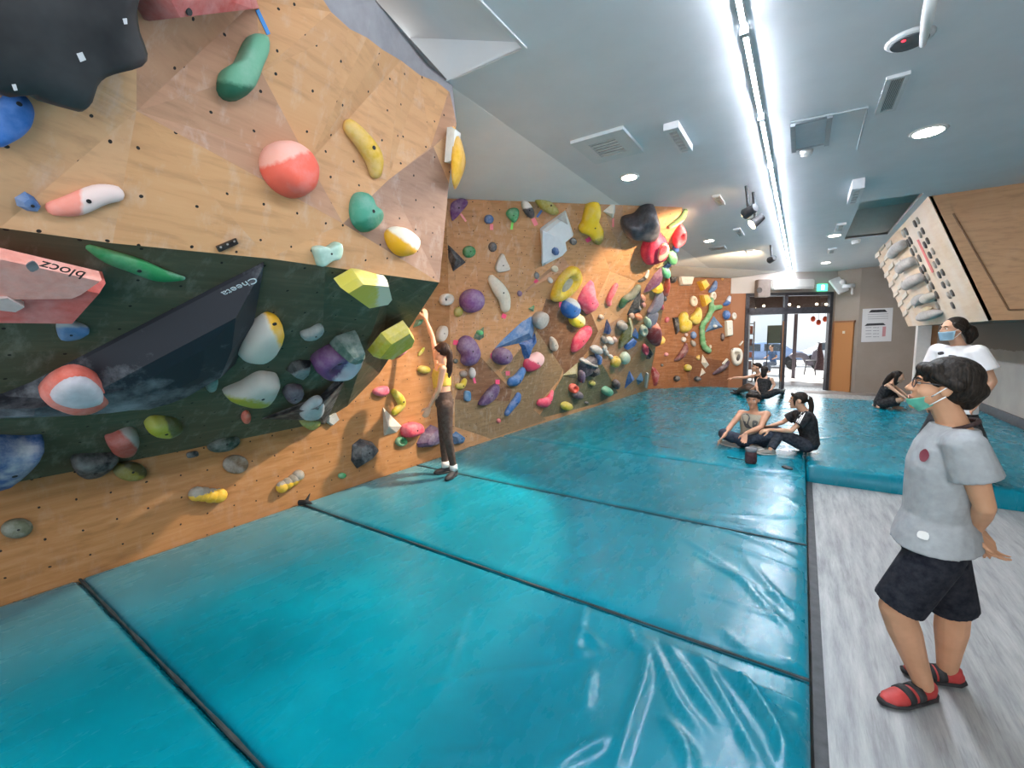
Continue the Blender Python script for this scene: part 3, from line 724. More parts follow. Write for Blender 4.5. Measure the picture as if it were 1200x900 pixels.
def hold(label, color, outline, prof='dome', th=None, name='climbing_hold', apex=None, bolt=None, two=None, smooth=None, chalk=.35, group=None, cat=None, twist=None, mat=None, pn=None, lift=0):
    """one moulded hold or plywood volume: outline laid on its wall, real thickness, shaped crown, bolt hole"""
    cx = sum(p[0] for p in outline) / len(outline); cy = sum(p[1] for p in outline) / len(outline)
    p0, n = pn or hit(cx, cy)
    p0 = p0 + n * lift
    rnd = prof in ('dome', 'flat', 'jug', 'ring')
    size = max(max(p[0] for p in outline) - min(p[0] for p in outline), max(p[1] for p in outline) - min(p[1] for p in outline))
    q = [onplane(x, y, p0, n) for x, y in outline]
    A = sum(((a - p0).cross(b - p0) for a, b in zip(q, q[1:] + q[:1])), Vector()).length / 2
    if th is None: th = {'dome': .50, 'flat': .28, 'jug': .5, 'ring': .36, 'gem': .5, 'block': .42, 'pyr': .55, 'slab': .12}[prof] * math.sqrt(A)
    off = th * (.32 if rnd else .12)
    q = [onplane(x, y, p0 + n * off, n) for x, y in outline]
    if rnd: q = spline(q, max(2, int(36 / len(q))), True)
    c = sum(q, Vector()) / len(q)
    ctr = onplane(apex[0], apex[1], p0 + n * th, n) - n * (th - off) if apex else c
    bm = B(); rows = []
    pr = PROF[prof]
    for k, h in pr:
        m = ctr + (c - ctr) * min(1, max(0, k)) if k > .98 else ctr
        base = c if k > .98 else c.lerp(ctr, 1 - k)
        rows.append([bm.verts.new((v - c) * k + base + n * (h * th - off)) for v in q])
    for a, b in zip(rows, rows[1:]): bridge(bm, a, b)
    bm.faces.new(rows[-1]); bm.faces.new(rows[0][::-1])
    bmesh.ops.recalc_face_normals(bm, faces=bm.faces[:])
    mats = [mat or grip(color, chalk)]; bl = None
    if two:
        mats = [grip2(color, two[0])]; ang = math.radians(two[1]); d = Vector((math.cos(ang), -math.sin(ang))); bl = []
        for v in bm.verts:
            x, y = pix(v.co); bl.append(.5 + .9 * (((x - cx) * d.x + (y - cy) * d.y) / (size / 2) - two[2]))
    o = obj(name, bm, mats, None, rnd if smooth is None else smooth, origin=p0, recalc=False)
    if bl: set_blend(o, bl)
    tag(o, label, cat or ('climbing volume' if name == 'climbing_volume' else 'climbing hold'), group)
    HOLDS.append(o)
    if bolt is None: bolt = size > 13
    if bolt:
        top = {'jug': .42, 'ring': .22, 'pyr': .5}.get(prof, 1.0)
        bp = ctr + n * (top * th - off)
        if bolt is not True: bp = onplane(bolt[0], bolt[1], p0 + n * th * .96, n)
        if prof == 'pyr': bp = c.lerp(q[0], .45) + n * (th * .5 - off)
        r = min(.013, max(.006, math.sqrt(A) * .06)) * (1.9 if prof in ('ring', 'jug') else 1); bm = B(); cone(bm, bp - n * .004, bp + n * .002, r, r * .9, 12)
        sub('bolt_hole', bm, DARK, o, o)
    return o
def limb(label, color, pts, radii, n=10, name='climbing_hold', two=None, depth=.8, bolt=True, per=4, lift=.35):
    """a bent or ridged hold swept along a spine laid on the wall (radii in photo pixels)"""
    cx = sum(p[0] for p in pts) / len(pts); cy = sum(p[1] for p in pts) / len(pts)
    p0, nn = hit(cx, cy); P = []; Rr = []
    for (x, y), r in zip(pts, radii):
        p = onplane(x, y, p0, nn); q = onplane(x, y + r, p0, nn); q2 = onplane(x + r, y, p0, nn); rr = min((q - p).length, (q2 - p).length) * 1.04
        P.append(p + nn * rr * lift); Rr.append(Vector((rr, 0, 0)))
    sp = spline(P, per); sr = [v.x for v in spline(Rr, per)]
    # rounded ends
    d0 = (sp[0] - sp[1]).normalized(); d1 = (sp[-1] - sp[-2]).normalized()
    sp = [sp[0] + d0 * sr[0] * .8, sp[0] + d0 * sr[0] * .5] + sp + [sp[-1] + d1 * sr[-1] * .5, sp[-1] + d1 * sr[-1] * .8]; sr = [sr[0] * .35, sr[0] * .8] + sr + [sr[-1] * .8, sr[-1] * .35]
    bm = B(); tube(bm, sp, sr, n, depth, nn); bmesh.ops.recalc_face_normals(bm, faces=bm.faces[:])
    mats = [grip(color)]; bl = None
    if two:
        mats = [grip2(color, two[0])]; ang = math.radians(two[1]); d = Vector((math.cos(ang), -math.sin(ang))); size = max(max(p[0] for p in pts) - min(p[0] for p in pts), 8); bl = []
        for v in bm.verts:
            x, y = pix(v.co); bl.append(.5 + .9 * (((x - cx) * d.x + (y - cy) * d.y) / (size / 2) - two[2]))
    o = obj(name, bm, mats, None, True, origin=p0, recalc=False); tag(o, label, 'climbing hold'); HOLDS.append(o)
    if bl: set_blend(o, bl)
    if bolt:
        k = len(sp) // 2; r = sr[k]; bm = B(); bp = sp[k] + nn * r * depth; cone(bm, bp - nn * .004, bp + nn * .002, min(.012, r * .22), min(.012, r * .2), 10); sub('bolt_hole', bm, DARK, o, o)
    return o
def extra(o, nm, color, outline, h, th, prof='flat', smooth=True, mat=None):
    """a part fixed on a hold: raised h above the wall"""
    cx = sum(p[0] for p in outline) / len(outline); cy = sum(p[1] for p in outline) / len(outline)
    p0, n = hit(cx, cy); c0 = p0 + n * h
    q = [onplane(x, y, c0, n) for x, y in outline]
    if smooth: q = spline(q, 3, True)
    c = sum(q, Vector()) / len(q); bm = B(); rows = []
    for k, hh in PROF[prof]: rows.append([bm.verts.new((v - c) * k + c + n * hh * th) for v in q])
    for a, b in zip(rows, rows[1:]): bridge(bm, a, b)
    bm.faces.new(rows[-1]); bm.faces.new(rows[0][::-1])
    return sub(nm, bm, mat or grip(color), o, o, smooth)
def lettering(o, body, pxc, px_right, h, size, mat, spin=0, flipx=False):
    """painted lettering on a volume"""
    p0, n = hit(*pxc); c = onplane(pxc[0], pxc[1], p0 + n * h, n); d = (onplane(px_right[0], px_right[1], p0 + n * h, n) - c).normalized()
    cu = bpy.data.curves.new('lettering', 'FONT'); cu.body = body; cu.size = size; cu.align_x = 'CENTER'; cu.align_y = 'CENTER'; cu.extrude = .0008
    tmp = bpy.data.objects.new('tmp', cu); COL.objects.link(tmp); dg = bpy.context.evaluated_depsgraph_get(); me = bpy.data.meshes.new_from_object(tmp.evaluated_get(dg)); bpy.data.objects.remove(tmp)
    up = n.cross(d); M = Matrix((d, up, n)).transposed().to_4x4(); M.translation = c
    me.transform(M); me.name = 'lettering'; x = link('lettering', me, mat); x.parent = o; x.matrix_parent_inverse = Matrix.Translation(-o.location); return x
def tape(label, hexc, x, y, w=3, h=3, a=0):
    pts = oval(x, y, w, h, a, 4, 2); ca, sa = math.cos(math.radians(a)), math.sin(math.radians(a))
    pts = [(x + u * ca - v * sa, y + u * sa + v * ca) for u, v in ((-w, -h), (w, -h), (w, h), (-w, h))]
    return hold(label, hexc, pts, 'slab', .004, 'route_tape', bolt=False, smooth=False, cat='tape', mat=plain(hexc, .6, .3, .05))

Q = lambda pts: zc(0, 0, 3.75, pts)
Q3 = lambda pts: zc(0, 200, 3.75, pts)
Q4 = lambda pts: zc(300, 200, 3.75, pts)
Q2 = lambda pts: zc(300, 0, 3.75, pts)
Q5 = lambda pts: zc(0, 420, 3.75, pts)
Q6 = lambda pts: zc(300, 420, 3.75, pts)
# ---------------------------------------------------------------- on the near bulge's face
o = hold('huge black wavy-edged volume at the top of the near bulge', '#26272b', Q([(-150, -190), (520, -190), (545, 0), (560, 100), (597, 200), (575, 255), (480, 280), (400, 305), (355, 350), (330, 430), (295, 462), (250, 455), (130, 420), (60, 385), (-150, 345)]), 'flat', .14, 'climbing_volume', bolt=False, mat=plain('#1b1c1f', .45, .4, .08, 3))
for pts in ([(335, 235), (360, 228), (377, 262), (352, 272)], [(538, 82), (556, 80), (558, 105), (545, 106)], [(52, 372), (68, 370), (76, 396), (62, 398)]): extra(o, 'tape_patch', '#d8dbe0', Q(pts), .142, .003, 'slab', False)
hold('bright blue rounded hold below the huge black volume', '#2f72c4', Q([(-60, 480), (0, 452), (40, 420), (90, 410), (130, 440), (145, 490), (130, 550), (90, 595), (40, 625), (-20, 648), (-70, 600)]), chalk=.15, bolt=(23, 122))
hold('red faceted volume at the top edge beside the huge black volume', '#c4544c', Q([(480, -190), (1080, -180), (1150, 40), (655, 100)]), 'gem', .16, 'climbing_volume', (215, -18), bolt=(222, 14))
hold('pale green twisted hold under the red volume', '#6ea98a', Q([(1095, 155), (1135, 148), (1175, 165), (1178, 230), (1150, 300), (1115, 390), (1060, 430), (1000, 425), (965, 385), (968, 330), (985, 300), (1035, 270), (1065, 205)]), 'dome', .1, two=('#2f6b52', -100, .62), bolt=(287, 78))
tape('bright blue tape strip hanging from the red volume', '#4a97e0', 308, 26, 2.2, 16, -25)
hold('large salmon domed hold on the near bulge', '#f26a55', Q2([(40, 680), (70, 630), (130, 617), (200, 650), (245, 710), (262, 770), (245, 835), (200, 865), (140, 850), (75, 800), (42, 740)]), 'dome', .14, bolt=(354, 197), two=('#f7b3a0', 110, .35))
limb('long pale pink sloper above the salmon lettered volume', '#ef8f7c', Q3([(235, 165), (320, 150), (430, 105), (505, 98)]), [11, 15, 14, 11], 14, two=('#ead2cb', 0, -.1))
hold('small blue crystal hold left of the pale pink sloper', '#3f689e', Q3([(65, 120), (110, 92), (150, 115), (182, 155), (165, 182), (120, 178), (75, 155)]), 'gem')
limb('curved yellow banana hold on the near bulge', '#e3b431', Q2([(405, 560), (455, 615), (505, 690), (517, 755)]), [10, 12, 13, 9], 14)
hold('green bean-shaped hold on the mauve panel of the bulge', '#4c9a80', Q4([(430, 125), (455, 93), (490, 105), (510, 150), (545, 180), (548, 220), (510, 262), (475, 268), (440, 235), (424, 185)]), 'dome', .1, two=('#2f7d62', -70, .35))
hold('white and yellow rounded hold near the lower right of the bulge face', '#ecdfc9', Q4([(578, 275), (610, 245), (660, 258), (708, 300), (708, 340), (680, 372), (635, 372), (595, 335)]), 'dome', .1, two=('#e9ab1f', -125, -.08), bolt=(483, 281))
hold('pale mint knobbly hold at the lower edge of the bulge face', '#a9cdbd', Q4([(253, 340), (290, 330), (310, 338), (355, 313), (368, 345), (355, 385), (320, 395), (280, 420), (265, 385)]), 'flat', .07)
o = hold('small black metal bracket on the bulge face above its lower edge', '#2a2520', Q3([(948, 332), (1035, 296), (1046, 318), (960, 356)]), 'block', .02, 'metal_bracket', bolt=False, cat='bracket', mat=plain('#2a2623', .4, .5, metal=.5))
for k in range(3): extra(o, 'screw', '#8b8782', oval(258.5 + 8 * k, 289.6 - 3.4 * k, 1.3, 1.3, 0, 8), .02, .004)
o = hold('large white and yellow ball hold at the right edge of the bulge', '#efb321', Q2([(860, 590), (878, 572), (905, 625), (916, 690), (895, 760), (862, 800)]), 'dome', .16, bolt=False, pn=(atY(536, 184, 2.66), -FWD))
extra(o, 'chalked_plate', '#e9e6dc', Q2([(845, 558), (876, 580), (862, 720), (833, 712)]), .05, .06, 'block', False)
# ---------------------------------------------------------------- on the green underside
t = NT('dusty_black'); g = t.n('ShaderNodeTexCoord').outputs['Object']
sep = t.n('ShaderNodeSeparateXYZ', {0: g}); lowf = t.n('ShaderNodeMapRange', {0: sep.outputs[2], 1: .12, 2: -.30, 3: 0, 4: .42}).outputs[0]
f = t.ramp(t.n('ShaderNodeMath', {0: t.noise(g, 4.2, 6, .66), 1: lowf}, operation='ADD').outputs[0], [(.57, (0, 0, 0)), (.9, (.6, .6, .6))])
t.set(color=t.mix(f, lin('#20232b'), lin('#a9adb4')), rough=.6, spec=.35); DUSTY = t.m
o = hold('long salmon volume with dark lettering under the near bulge', '#e0695f', Q3([(-260, 330), (0, 352), (455, 455), (320, 608), (-260, 590)]), 'block', .12, 'climbing_volume', bolt=False, chalk=.25)
extra(o, 'pale_face', '#f0a090', Q3([(-255, 325), (0, 356), (440, 458), (350, 522), (310, 538), (-255, 540)]), .105, .035, 'slab', False)
p = lettering(o, 'blocz', (74, 316.5), (45, 309), .150, .062, plain('#33231f', .7)); p.name = 'lettering'
extra(o, 'printed_logo', '#6c6c72', oval(38, 312, 8, 6.5, 10, 10, 1.4), .139, .003, 'slab', False)
o2 = hold('pale slab hold bolted on the salmon lettered volume', '#cdb3ad', Q3([(-60, 440), (0, 440), (85, 490), (40, 515), (-60, 500)]), 'block', .15, bolt=False)
limb('long green bent hold beside the salmon lettered volume', '#2e8a52', Q3([(395, 335), (480, 370), (600, 410), (700, 450), (800, 470)]), [6, 12, 13, 11, 4], 12, depth=.7, two=('#79a893', 60, .22))
hold('blue teardrop hold below the salmon lettered volume', '#4a7099', Q3([(252, 680), (280, 655), (330, 670), (395, 700), (350, 730), (270, 738), (252, 715)]), two=('#8e9aa0', 90, .15))
o = hold('huge dark triangular volume with white lettering under the bulge', '#22252c', [(313, 308), (301, 375), (278, 427), (219, 461), (187, 473), (150, 483), (120, 484), (75, 490), (0, 493), (-90, 497), (-90, 482), (0, 466), (35, 452), (64, 437), (150, 392)], 'gem', .17, 'climbing_volume', (205, 440), bolt=False, mat=DUSTY)
HUGE = o
o = hold('big salmon shell hold with a white dome on the dark volume', '#ea6b56', Q5([(177, 155), (230, 95), (310, 58), (380, 65), (440, 100), (490, 165), (470, 200), (400, 235), (320, 240), (240, 215), (195, 190)]), 'dome', .075, bolt=(89, 474), chalk=.3, lift=.11)
extra(o, 'chalked_dome', '#cfc6cc', Q5([(215, 150), (260, 100), (330, 75), (400, 90), (450, 140), (440, 185), (340, 205), (250, 185)]), .150, .05, 'dome')
hold('yellow and white two-lobed hold right of the dark volume', '#cfc8bd', Q4([(-85, 790), (-50, 730), (35, 655), (75, 648), (112, 672), (120, 710), (100, 755), (70, 800), (10, 835), (-60, 825)]), 'dome', .13, two=('#eab020', 25, .52), bolt=(322, 380))
hold('small teal chalky hold at the corner of the dark volume', '#5d8078', Q5([(905, 120), (955, 90), (950, 130), (920, 145)]), bolt=False)
hold('small grey crescent hold on the green underside', '#8f9896', Q4([(198, 718), (240, 700), (280, 680), (298, 690), (290, 710), (255, 735), (210, 740)]))
hold('thin black hold beside the purple and green pair', '#17181a', Q4([(135, 880), (160, 845), (195, 835), (243, 838), (235, 870), (195, 905), (150, 890)]), 'gem', two=('#6f787a', -70, .25), bolt=False)
hold('purple hold with a chalked white side under the bulge', '#6a4372', Q4([(258, 860), (290, 820), (340, 795), (420, 780), (460, 785), (450, 840), (410, 890), (350, 905), (285, 895)]), 'jug', .13, two=('#c5bfca', -40, .35))
hold('dark green ridged hold perched on the purple chalked hold', '#3d5d52', Q4([(340, 785), (370, 755), (410, 740), (450, 722), (452, 750), (430, 785), (380, 800)]), 'gem', .2, bolt=False)
hold('yellow faceted volume under the lower edge of the bulge', '#cfc04e', Q4([(352, 490), (430, 445), (562, 460), (580, 530), (560, 555), (465, 572)]), 'block', .1, 'climbing_volume', two=('#d9d6bd', 0, .35), bolt=(423, 338))
hold("yellow prism volume near the climber's raised hand", '#c9b92f', Q4([(500, 800), (560, 725), (655, 670), (680, 710), (668, 745), (570, 808)]), 'block', .1, 'climbing_volume', bolt=(470, 398))
hold('white shell hold with yellow underside below the dark volume', '#bdb8ae', Q6([(-140, 160), (-60, 120), (10, 80), (60, 78), (102, 90), (95, 130), (60, 180), (20, 200), (-60, 198)]), 'dome', .13, two=('#a3a038', -100, .42))
hold('small mauve hold above the dark winged volume', '#5b4358', Q6([(122, 150), (150, 125), (205, 130), (200, 165), (160, 190), (130, 175)]))
o = hold('dark winged triangular volume at the foot of the underside', '#1d2126', Q6([(28, 272), (280, 175), (395, 97), (305, 295), (200, 275)]), 'pyr', .16, 'climbing_volume', (372, 478), bolt=False, chalk=.4)
extra(o, 'chrome_pad', '#aeb4b8', Q6([(190, 235), (240, 180), (285, 170), (297, 215), (270, 255), (215, 262)]), .09, .06, 'dome')
hold('small white cube hold at the tip of the dark winged volume', '#b9bab6', Q6([(312, 250), (345, 238), (360, 268), (330, 295), (308, 280)]), 'block', bolt=False)
hold('olive half-hidden hold beneath the dark winged volume', '#9a9a38', Q6([(195, 277), (280, 272), (270, 292), (240, 305), (215, 298)]), bolt=False)
hold('yellow half-shaded sloper low on the underside', '#a5a428', Q5([(637, 300), (660, 272), (700, 266), (770, 275), (806, 300), (775, 325), (730, 335), (665, 325)]), two=('#575c33', 20, .2))  # the darker side paints shade into the resin colour
hold('red and white chalky hold low on the underside', '#a8493c', Q5([(465, 360), (500, 345), (560, 320), (600, 325), (612, 360), (585, 410), (530, 420), (490, 405)]), 'dome', two=('#8d8a86', 45, .32), bolt=False)
hold('broad black sloper low at the left of the kick wall', '#17191c', Q5([(315, 470), (335, 440), (420, 435), (520, 432), (480, 475), (420, 505), (350, 508)]))
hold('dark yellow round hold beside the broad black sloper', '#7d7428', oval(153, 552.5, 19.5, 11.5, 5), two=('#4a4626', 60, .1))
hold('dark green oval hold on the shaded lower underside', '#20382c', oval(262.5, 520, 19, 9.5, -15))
hold('small black rectangular hold on the shaded lower underside', '#16181a', oval(225.5, 532.5, 7, 3.6, -12, sq=3.5), 'flat', bolt=False)
hold('tiny bright orange hold under the white shell hold', '#e0552f', oval(288.5, 489, 5, 6.5, 30), bolt=False)
hold('large blue chalk-dusted sloper at the far left under the dark volume', '#2c5288', Q5([(-120, 380), (0, 370), (120, 372), (195, 368), (170, 410), (110, 470), (40, 525), (0, 542), (-120, 560)]), 'dome', .16, chalk=.75)
hold('grey green dome hold low at the far left of the kick wall', '#5f6148', oval(20, 619.5, 19, 11.5, -8))
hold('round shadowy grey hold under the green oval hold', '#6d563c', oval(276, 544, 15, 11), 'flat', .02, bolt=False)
def caterpillar(label, pts, r):
    p0, n = hit(*pts[1]); bm = B(); m2 = grip('#e2b224', .1)
    o = None
    for k, (x, y) in enumerate(pts):
        c = onplane(x, y, p0, n); rr = (onplane(x, y + r, p0, n) - c).length
        ell(bm, c + n * rr * .45, (*frame(n), n), (rr, rr, rr * .9), 14, 10)
    bmesh.ops.recalc_face_normals(bm, faces=bm.faces[:])
    for f in bm.faces:
        d = (f.calc_center_median() - p0)
        if d.z > .012: f.material_index = 1
    o = tag(obj('climbing_hold', bm, [m2, grip('#8d8372', .3)], None, True, origin=p0, recalc=False), label, 'climbing hold'); HOLDS.append(o)
caterpillar('yellow grey-topped lobed hold at the foot of the kick wall', [(229, 578), (237, 578.5), (246, 580), (255, 580)], 8.5)
caterpillar('smaller yellow and grey lobed hold nearer the seam tab', [(329, 570), (335.5, 566), (342, 562), (347.5, 557)], 7)
hold('black rounded wedge hold on the wall behind the mat seam', '#25252b', Q6([(425, 380), (460, 352), (510, 365), (540, 400), (500, 450), (445, 485), (420, 450)]), 'gem', .12, smooth=False)
hold('tiny green hold near the foot of the kick wall', '#2f8f4c', oval(401, 557.5, 4.5, 3.5, -10), bolt=False)
# ---------------------------------------------------------------- on the long leaning wall
ZA = lambda p: zc(500, 210, 6, p); ZB = lambda p: zc(660, 210, 6, p); ZCc = lambda p: zc(500, 350, 6, p); ZE = lambda p: zc(740, 310, 6, p); ZF_ = lambda p: zc(700, 230, 7.5, p); ZG = lambda p: zc(640, 340, 7.5, p)
PK = '#f2507f'
hold('flat purple hold at the top left corner of the long wall', '#6b3a7c', [(529, 258), (528, 240), (538, 233), (546, 234), (548, 239), (541, 248), (534, 256)], 'flat', .05)
tape('pale pink tape strip under the flat purple hold', '#f0a0a8', 543, 255, 1.2, 5.5, -35)
hold('small blue ball hold near the top of the long wall', '#34609c', oval(573, 257, 5.5, 5.5), bolt=False); tape('pink tape below the small blue ball hold', '#f28a98', 576, 266, 2, 3.5)
hold('green heart-shaped hold near the top of the long wall', '#2f9a5c', [(593, 250), (597, 245), (606, 244), (608.5, 250), (606, 258), (602, 261), (596, 256)]); tape('bright green tape below the green heart-shaped hold', '#7fe26a', 600, 264.5, 1.3, 4.5, 8)
hold('slender black and white hold next to the green heart-shaped hold', '#4c4548', oval(619, 245.5, 5.5, 11.5, -28), two=('#e0ddd6', 100, .15)); tape('pink tape below the slender black and white hold', '#f28a98', 626.5, 260, 2.5, 4.5, -25)
hold('olive yellow elongated hold at the top of the long wall', '#a39a3e', [(626, 231.5), (632, 231), (645, 236.5), (653, 244), (654.5, 250), (648, 252), (637, 247), (629, 240)], bolt=(646, 241)); tape('blue tape slanting under the olive yellow hold', '#5e86c8', 632, 250.5, 1.3, 5, 35)
o = hold('large white folded plywood volume on the upper long wall', '#d9dfe0', [(662, 246), (671, 273), (661, 281), (663, 292), (657, 299), (634, 311), (633.5, 269)], 'block', .10, 'climbing_volume', bolt=False, smooth=False, chalk=.1, mat=plain('#d3dadc', .6))
extra(o, 'grey_print', '#9a9d98', [(653, 256), (662, 250), (665.5, 263.5)], .101, .002, 'slab', False); extra(o, 'lower_face', '#b9c2c6', [(635, 270), (660, 281), (662, 292), (656, 298), (635, 309)], .09, .022, 'slab', False, plain('#ccd4d8', .6))
hold('blue faceted hold bolted on the large white volume', '#46689c', oval(647, 292, 5.8, 6.6, 0, 7), 'gem', .17, bolt=False); p = tape('pink tape on the large white volume', '#f0406f', 644, 301.5, 2, 2)
hold('tall knobbly yellow hold on the upper long wall', '#e0c02a', [(683, 262), (688, 243), (696, 236), (702, 238), (704, 246), (701, 258), (707, 270), (706, 282), (701, 287), (695, 284), (690, 276), (680, 272), (680, 266)], 'dome', .14, two=('#8c8036', -75, .72)); tape('pink tape beside the tall knobbly yellow hold', '#ee4a80', 689.5, 281, 3, 2.3, -30)
hold('small dark grey hold right of the large white volume', '#4f5253', oval(672, 283, 4, 4), bolt=False)
hold('black pyramid volume partly behind the bulge edge', '#34343b', [(524, 285), (546, 307), (531, 318), (524, 302)], 'pyr', .12, 'climbing_volume', (534, 304), bolt=False)
hold('round green hold beside the black pyramid volume', '#2f8f4f', oval(550, 295, 7.3, 7, 0, 9), 'dome')
hold('small black oval hold on the upper left of the long wall', '#2c2c32', oval(577.5, 289.5, 4.6, 5.8), bolt=False)
hold('white rounded triangle hold above the long white curved hold', '#d6cfc4', [(588.5, 297), (593, 305), (597, 314), (595, 317), (584, 319), (580.5, 315), (582, 308)], 'flat')
limb('long cream curved hold beside the purple pocket hold', '#d8d2bf', [(575, 327), (582, 337), (589, 348), (591, 360)], [5.5, 8, 8, 6.5], 12, depth=.6); tape('pink tape below the long cream curved hold', PK, 590.5, 370.5, 2.6, 2.6, 20)
hold('white oval pocket hold just right of the bulge edge', '#e2d8cd', oval(523, 351, 7.6, 7, -25), 'ring')
hold('purple round hold with a dark pocket above the climber', '#7d4f8e', oval(553.5, 352.5, 13, 14), 'dome', .2, bolt=(558, 349))
hold('small lime oval hold under the purple pocket hold', '#a39c32', oval(537.3, 365.5, 5, 6, 15))
hold('tiny grey hold in the middle of the upper long wall', '#6c6e6f', oval(629, 323, 3, 4.2), bolt=False); tape('pink tape below the tiny grey hold', PK, 628.5, 330, 2.3, 2.3, 40)
hold('small cream chalky hold under the large white volume', '#d8cbae', oval(650, 315, 4.2, 3.8), bolt=False)
hold('tiny white chalky hold under the small cream hold', '#d6d2ca', oval(645, 328.5, 2.8, 3.5, -20), bolt=False)
hold('tiny purple hold right of the long cream curved hold', '#754a78', oval(609, 344, 2.6, 3.4), bolt=False)
o = hold('large yellow dish hold with a grey chalked centre', '#e0bf2c', [(647.5, 352), (648, 342), (652, 332), (660, 321), (669, 313.5), (677, 314), (681, 322), (679, 332), (669, 344), (657, 352)], 'jug', .13, bolt=False)
extra(o, 'chalked_hollow', '#a8a48e', [(656, 343), (660, 332), (668, 324), (672, 328), (668, 337), (661, 344)], .045, .03, 'dome')
hold('large pink pointed hold beside the yellow dish hold', '#ee5a7c', [(677, 350), (684, 338), (693, 328.5), (696, 331), (697, 345), (702, 355), (696, 364), (687, 369), (682, 363), (678, 357)], 'gem', .16, smooth=True)
hold('round blue textured hold under the yellow dish hold', '#2f66ae', oval(669, 361.5, 10, 11.5, 20), 'dome', .16, two=('#96a7b4', 60, .45)); tape('pink tape at the left of the round blue textured hold', PK, 657.5, 357, 2.3, 3)
hold('round yellow hold below the round blue textured hold', '#cfc13c', oval(676.5, 375.5, 8.5, 8), 'dome', two=('#d9d4a4', 50, .2))
hold('long pink oval hold in the middle of the long wall', '#f04a68', [(670, 409), (672, 399), (679, 389), (688, 382.5), (693, 384), (692.5, 391), (685, 402), (676, 411), (671, 413)], 'dome', .1)
hold('white teardrop hold left of the long pink oval hold', '#bfb6aa', [(646, 395.5), (650, 396.5), (653.5, 405), (651, 411), (646.5, 410), (645, 402)], 'dome')
o = hold('large blue triangular volume on the middle of the long wall', '#4a78ad', [(579, 409), (590, 398), (622, 368), (625, 367), (626, 388), (624, 397), (610, 402)], 'pyr', .12, 'climbing_volume', (620, 390), bolt=False)
hold('blue pointed volume hanging below the large blue triangle', '#2d5f9e', [(608, 402.5), (624, 397), (627, 390), (629, 397), (622, 408), (616, 425), (612, 414)], 'gem', .08, 'climbing_volume', bolt=False, smooth=False); tape('pink tape on the large blue triangular volume', '#f56aa0', 620.5, 381, 2.6, 2.6, 20)
hold('grey cylindrical hold at the top of the large blue triangle', '#a9aaa6', [(625.5, 374), (631, 367), (638, 366), (640, 373), (635, 382), (628.5, 384)], 'flat', .14)
hold('tiny green hold at the peak of the large blue triangle', '#4e8a60', [(619, 362), (626, 357.5), (625, 365)], 'gem', bolt=False)
o = hold('dark green triangle volume above the purple ball', '#4b6b50', [(567, 383), (567.5, 395), (562, 399), (555, 396), (557, 391)], 'pyr', .06, 'climbing_volume', bolt=False); hold('bright green button hold on the dark green triangle', '#2fb868', oval(562, 390, 3, 3), 'dome', .08, bolt=False)
hold("purple kidney-shaped hold behind the climber's head", '#6d4a80', [(537, 408), (540, 398), (547, 393), (554, 397), (560, 407), (562, 417), (556, 427), (548, 429), (542, 424), (542.5, 416)], 'dome', .15); tape('pink tape beside the purple kidney-shaped hold', PK, 534, 401.5, 3, 2.8, 10)
hold('purple ball hold under the large blue triangle', '#694676', oval(588.5, 417.5, 10, 10.3), 'dome', .17); tape('pink tape beside the purple ball hold', PK, 577, 417, 2.2, 3)
hold("white oval hold above the climber's head", '#dad2c6', oval(517.3, 391, 5, 9.5, 12), 'flat', .08)
hold('pink and white domed hold right of the purple ball', '#d94a68', [(615, 429), (617, 422), (624, 416), (632, 413), (636.5, 418), (635, 425), (627, 433), (618, 435.5)], 'dome', .14, two=('#f0c3c0', 62, .0))
limb('blue banana hold below the large blue triangle', '#3a73b4', [(597, 447), (604, 444), (611, 434)], [4.8, 6, 4.5], 12); tape('pale pink tape above the blue banana hold', '#e2647f', 595, 437.5, 2.4, 2.6)
hold('purple half-moon hold low on the long wall', '#5f4470', [(561, 474), (566, 465), (576, 453), (582, 450.5), (583, 458), (577, 468), (567, 474.5)], 'flat', .09); tape('pink tape at the tip of the purple half-moon hold', PK, 583, 447.5, 2.4, 2.6)
limb('blue bent hold below the blue banana hold', '#2f68ac', [(593, 484), (598, 476), (604, 468), (606, 463)], [3.5, 4.5, 5, 4], 12)
hold("small blue hold behind the climber's hips", '#4686b5', oval(547.5, 464, 3.6, 6.2, 0, sq=3), 'flat')
limb("yellow curved hold behind the climber's ponytail", '#cdb82c', [(535, 452), (540, 452), (543.5, 446)], [3, 4, 3.4], 10)
hold('small white hold above the yellow curved hold', '#d0cfcd', oval(553.5, 437, 3.2, 6.4), bolt=False); tape('pink tape strip below the small white hold', '#f2608c', 556, 446, 1.3, 3.4, -15)
hold('small grey brown hold left of the small white hold', '#8e7d74', oval(543, 438, 4, 4), bolt=False)
hold('tiny dark hold behind the ponytail', '#2e3a32', oval(534, 423, 2.3, 2.8), bolt=False)
limb('pink jug hold low in the middle of the long wall', '#ee4f70', [(631, 471), (638, 470.5), (643, 465), (646, 459)], [3.2, 4.6, 3.4, 2], 10)
hold('tiny pink hold near the mat on the long wall', '#e4565c', oval(584.5, 493, 2, 2.6), bolt=False)
hold('small orange red hold near the sage panel', '#e8553c', oval(672, 455, 4.6, 5.4), 'ring', bolt=False)
hold('small dark purple hold under the orange red hold', '#4d4152', oval(677, 463, 5.2, 4.6, -10), bolt=False)
hold('small yellow hold nearest the mat under the orange red hold', '#c5b62e', oval(664, 476, 5.6, 4.8), bolt=False)
hold('cream triangular volume beside the black cluster', '#a89f74', [(660, 440), (677, 425.5), (677, 443)], 'pyr', .08, 'climbing_volume', bolt=False)
